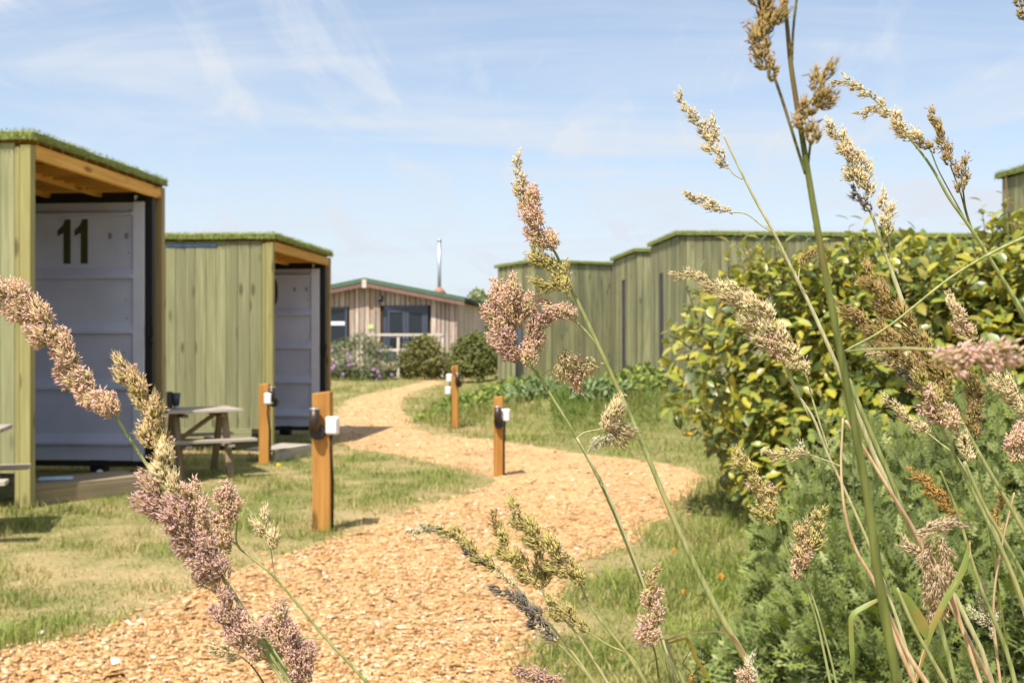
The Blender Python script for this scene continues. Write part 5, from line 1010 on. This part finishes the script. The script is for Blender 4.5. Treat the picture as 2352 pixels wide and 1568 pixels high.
stalk('whitish loose head low in the right corner', 0.66, [(2270, 1430), (2285, 1480), (2300, 1590)], 4, 5, 'stem_pale', [([(2255, 1350), (2262, 1385), (2275, 1430)], 38, 'white'), ([(2225, 1400), (2245, 1415), (2268, 1430)], 26, 'white'), ([(2290, 1410), (2285, 1440), (2280, 1462)], 28, 'white')])
stalk('small dark tan head over the right frame edge near the top', 0.60, [(2352, 45), (2400, 130), (2450, 300)], 4, 8, 'stem_pale', [([(2338, -20), (2346, 15), (2358, 60)], 34, 'brown')])
stalk('small orange head on a straight thin stem at far right', 0.62, [(2290, 1228), (2290, 1330), (2300, 1460), (2310, 1590)], 3, 5, 'stem_dark', [([(2278, 1180), (2285, 1200), (2292, 1230)], 34, 'orange'), ([(2298, 1130), (2300, 1150), (2302, 1165)], 20, 'orange')])
# bare stems and blades
stalk('bright green straight stem crossing behind the thick stalk', 0.60, [(1948, 870), (1990, 970), (2050, 1110), (2095, 1230), (2150, 1400), (2200, 1590)], 14, 13, 'stem_green')
stalk('pinkish dry stem bending beside the thick stalk low down', 0.50, [(1936, 960), (1932, 1080), (1942, 1180), (1965, 1260), (2010, 1340), (2050, 1450), (2110, 1590)], 7, 16, 'stem_dry')
stalk('thick tan dry stem leaning right behind the thick stalk', 0.56, [(1942, 965), (1985, 1030), (2040, 1120), (2090, 1200), (2125, 1270), (2230, 1480), (2290, 1590)], 10, 16, 'stem_dry')
stalk('green stem on the far right running down from the arching stalk', 0.58, [(2215, 1060), (2260, 1160), (2300, 1230), (2360, 1340), (2420, 1480)], 10, 13, 'stem_green')
stalk('stem with a long blade curling left and down at its base', 0.50, [(2060, 1350), (2100, 1440), (2150, 1530), (2190, 1600)], 10, 13, 'stem_green', [], [], [([(2035, 1368), (1990, 1390), (1958, 1412), (1955, 1450), (1958, 1510), (1962, 1580)], 15, 'blade_green', 0.9), ([(2050, 1350), (2085, 1385), (2115, 1430), (2130, 1470)], 34, 'blade_green', 0.3)])
stalk('narrow blade slanting from the dead head down to the bottom edge', 0.50, [(2228, 1245), (2222, 1290), (2160, 1400), (2120, 1500), (2092, 1600)], 4, 5, 'stem_dry', [], [], [([(2228, 1240), (2210, 1310), (2165, 1390), (2130, 1470), (2100, 1590)], 18, 'blade_green', 0.5)])
stalk('long straight blade slanting up to the right across the hedge', 0.48, [(1940, 806), (2040, 750), (2180, 640), (2290, 575), (2400, 525)], 5, 10, 'stem_green', rooted=False)
stalk('yellowing upright blade at the far right bottom', 0.55, [(2160, 1080), (2200, 1180), (2250, 1340), (2310, 1490), (2340, 1600)], 6, 14, 'stem_green')
stalk('orange dry upright straw near the right frame edge', 0.56, [(2330, 1130), (2300, 1260), (2282, 1400), (2300, 1590)], 5, 10, 'stem_dry')
stalk('pale dry curved straw at the foot of the thick stalk', 0.46, [(2030, 1380), (2060, 1450), (2090, 1510), (2150, 1600)], 9, 20, 'stem_dry')

# ------------------------------------------------------------------ insects
def insect(name, loc, s, mat, label, wings=True, rot=0):
    r_ = empty(name, loc, rot, label, 'insect'); m = MB(); m.ball((0, 0, 0), (s, s*.55, s*.55), 10, 6).ball((s*1.2, 0, s*.05), (s*.5, s*.45, s*.45), 8, 5).ball((-s*.8, 0, -s*.1), (s*.8, s*.5, s*.5), 10, 6); m.done('body', mat, r_)
    for q in (-1, 1):
        if wings: MB().ball((-s*.3, q*s*.9, s*.5), (s*.5, s*.8, s*.06), 8, 4).done('wing', simple('insect_wing', (.5, .48, .42), .3), r_)
        for k in (-1, 0, 1): MB().tube([(k*s*.5, q*s*.3, -s*.2), (k*s*.8, q*s*1.0, -s*.3), (k*s*.9, q*s*1.3, -s*.9)], s*.06, 4).done('leg', M['black_plastic'], r_)
    return r_
insect('bee', V(211, 932, 0.52), 0.0014, simple('bee_brown', (.16, .10, .05), .7), 'tiny bee hovering under the arching pink seed head', True, 0.4)
insect('fly', V(1224, 454, 0.576), 0.0012, simple('fly_dark', (.03, .05, .04), .25), 'dark fly sitting on the tall central seed head', True, 2.6)
ih = insect('cricket', V(1588, 1560, 0.57), 0.0022, simple('cricket_brown', (.30, .14, .03), .5), 'orange brown insect with long bent feelers on the folded leaf', False); ih.rotation_euler = (0, R(-80), 0)
for q in ((0.004, 0.0, 0.006), (0.002, 0.0, -0.004)): MB().tube([(0.003, 0, 0), (0.008, 0, q[2]), (0.017, 0, q[2]*0.5)], 0.00022, 5).done('feeler', M['black_plastic'], ih)
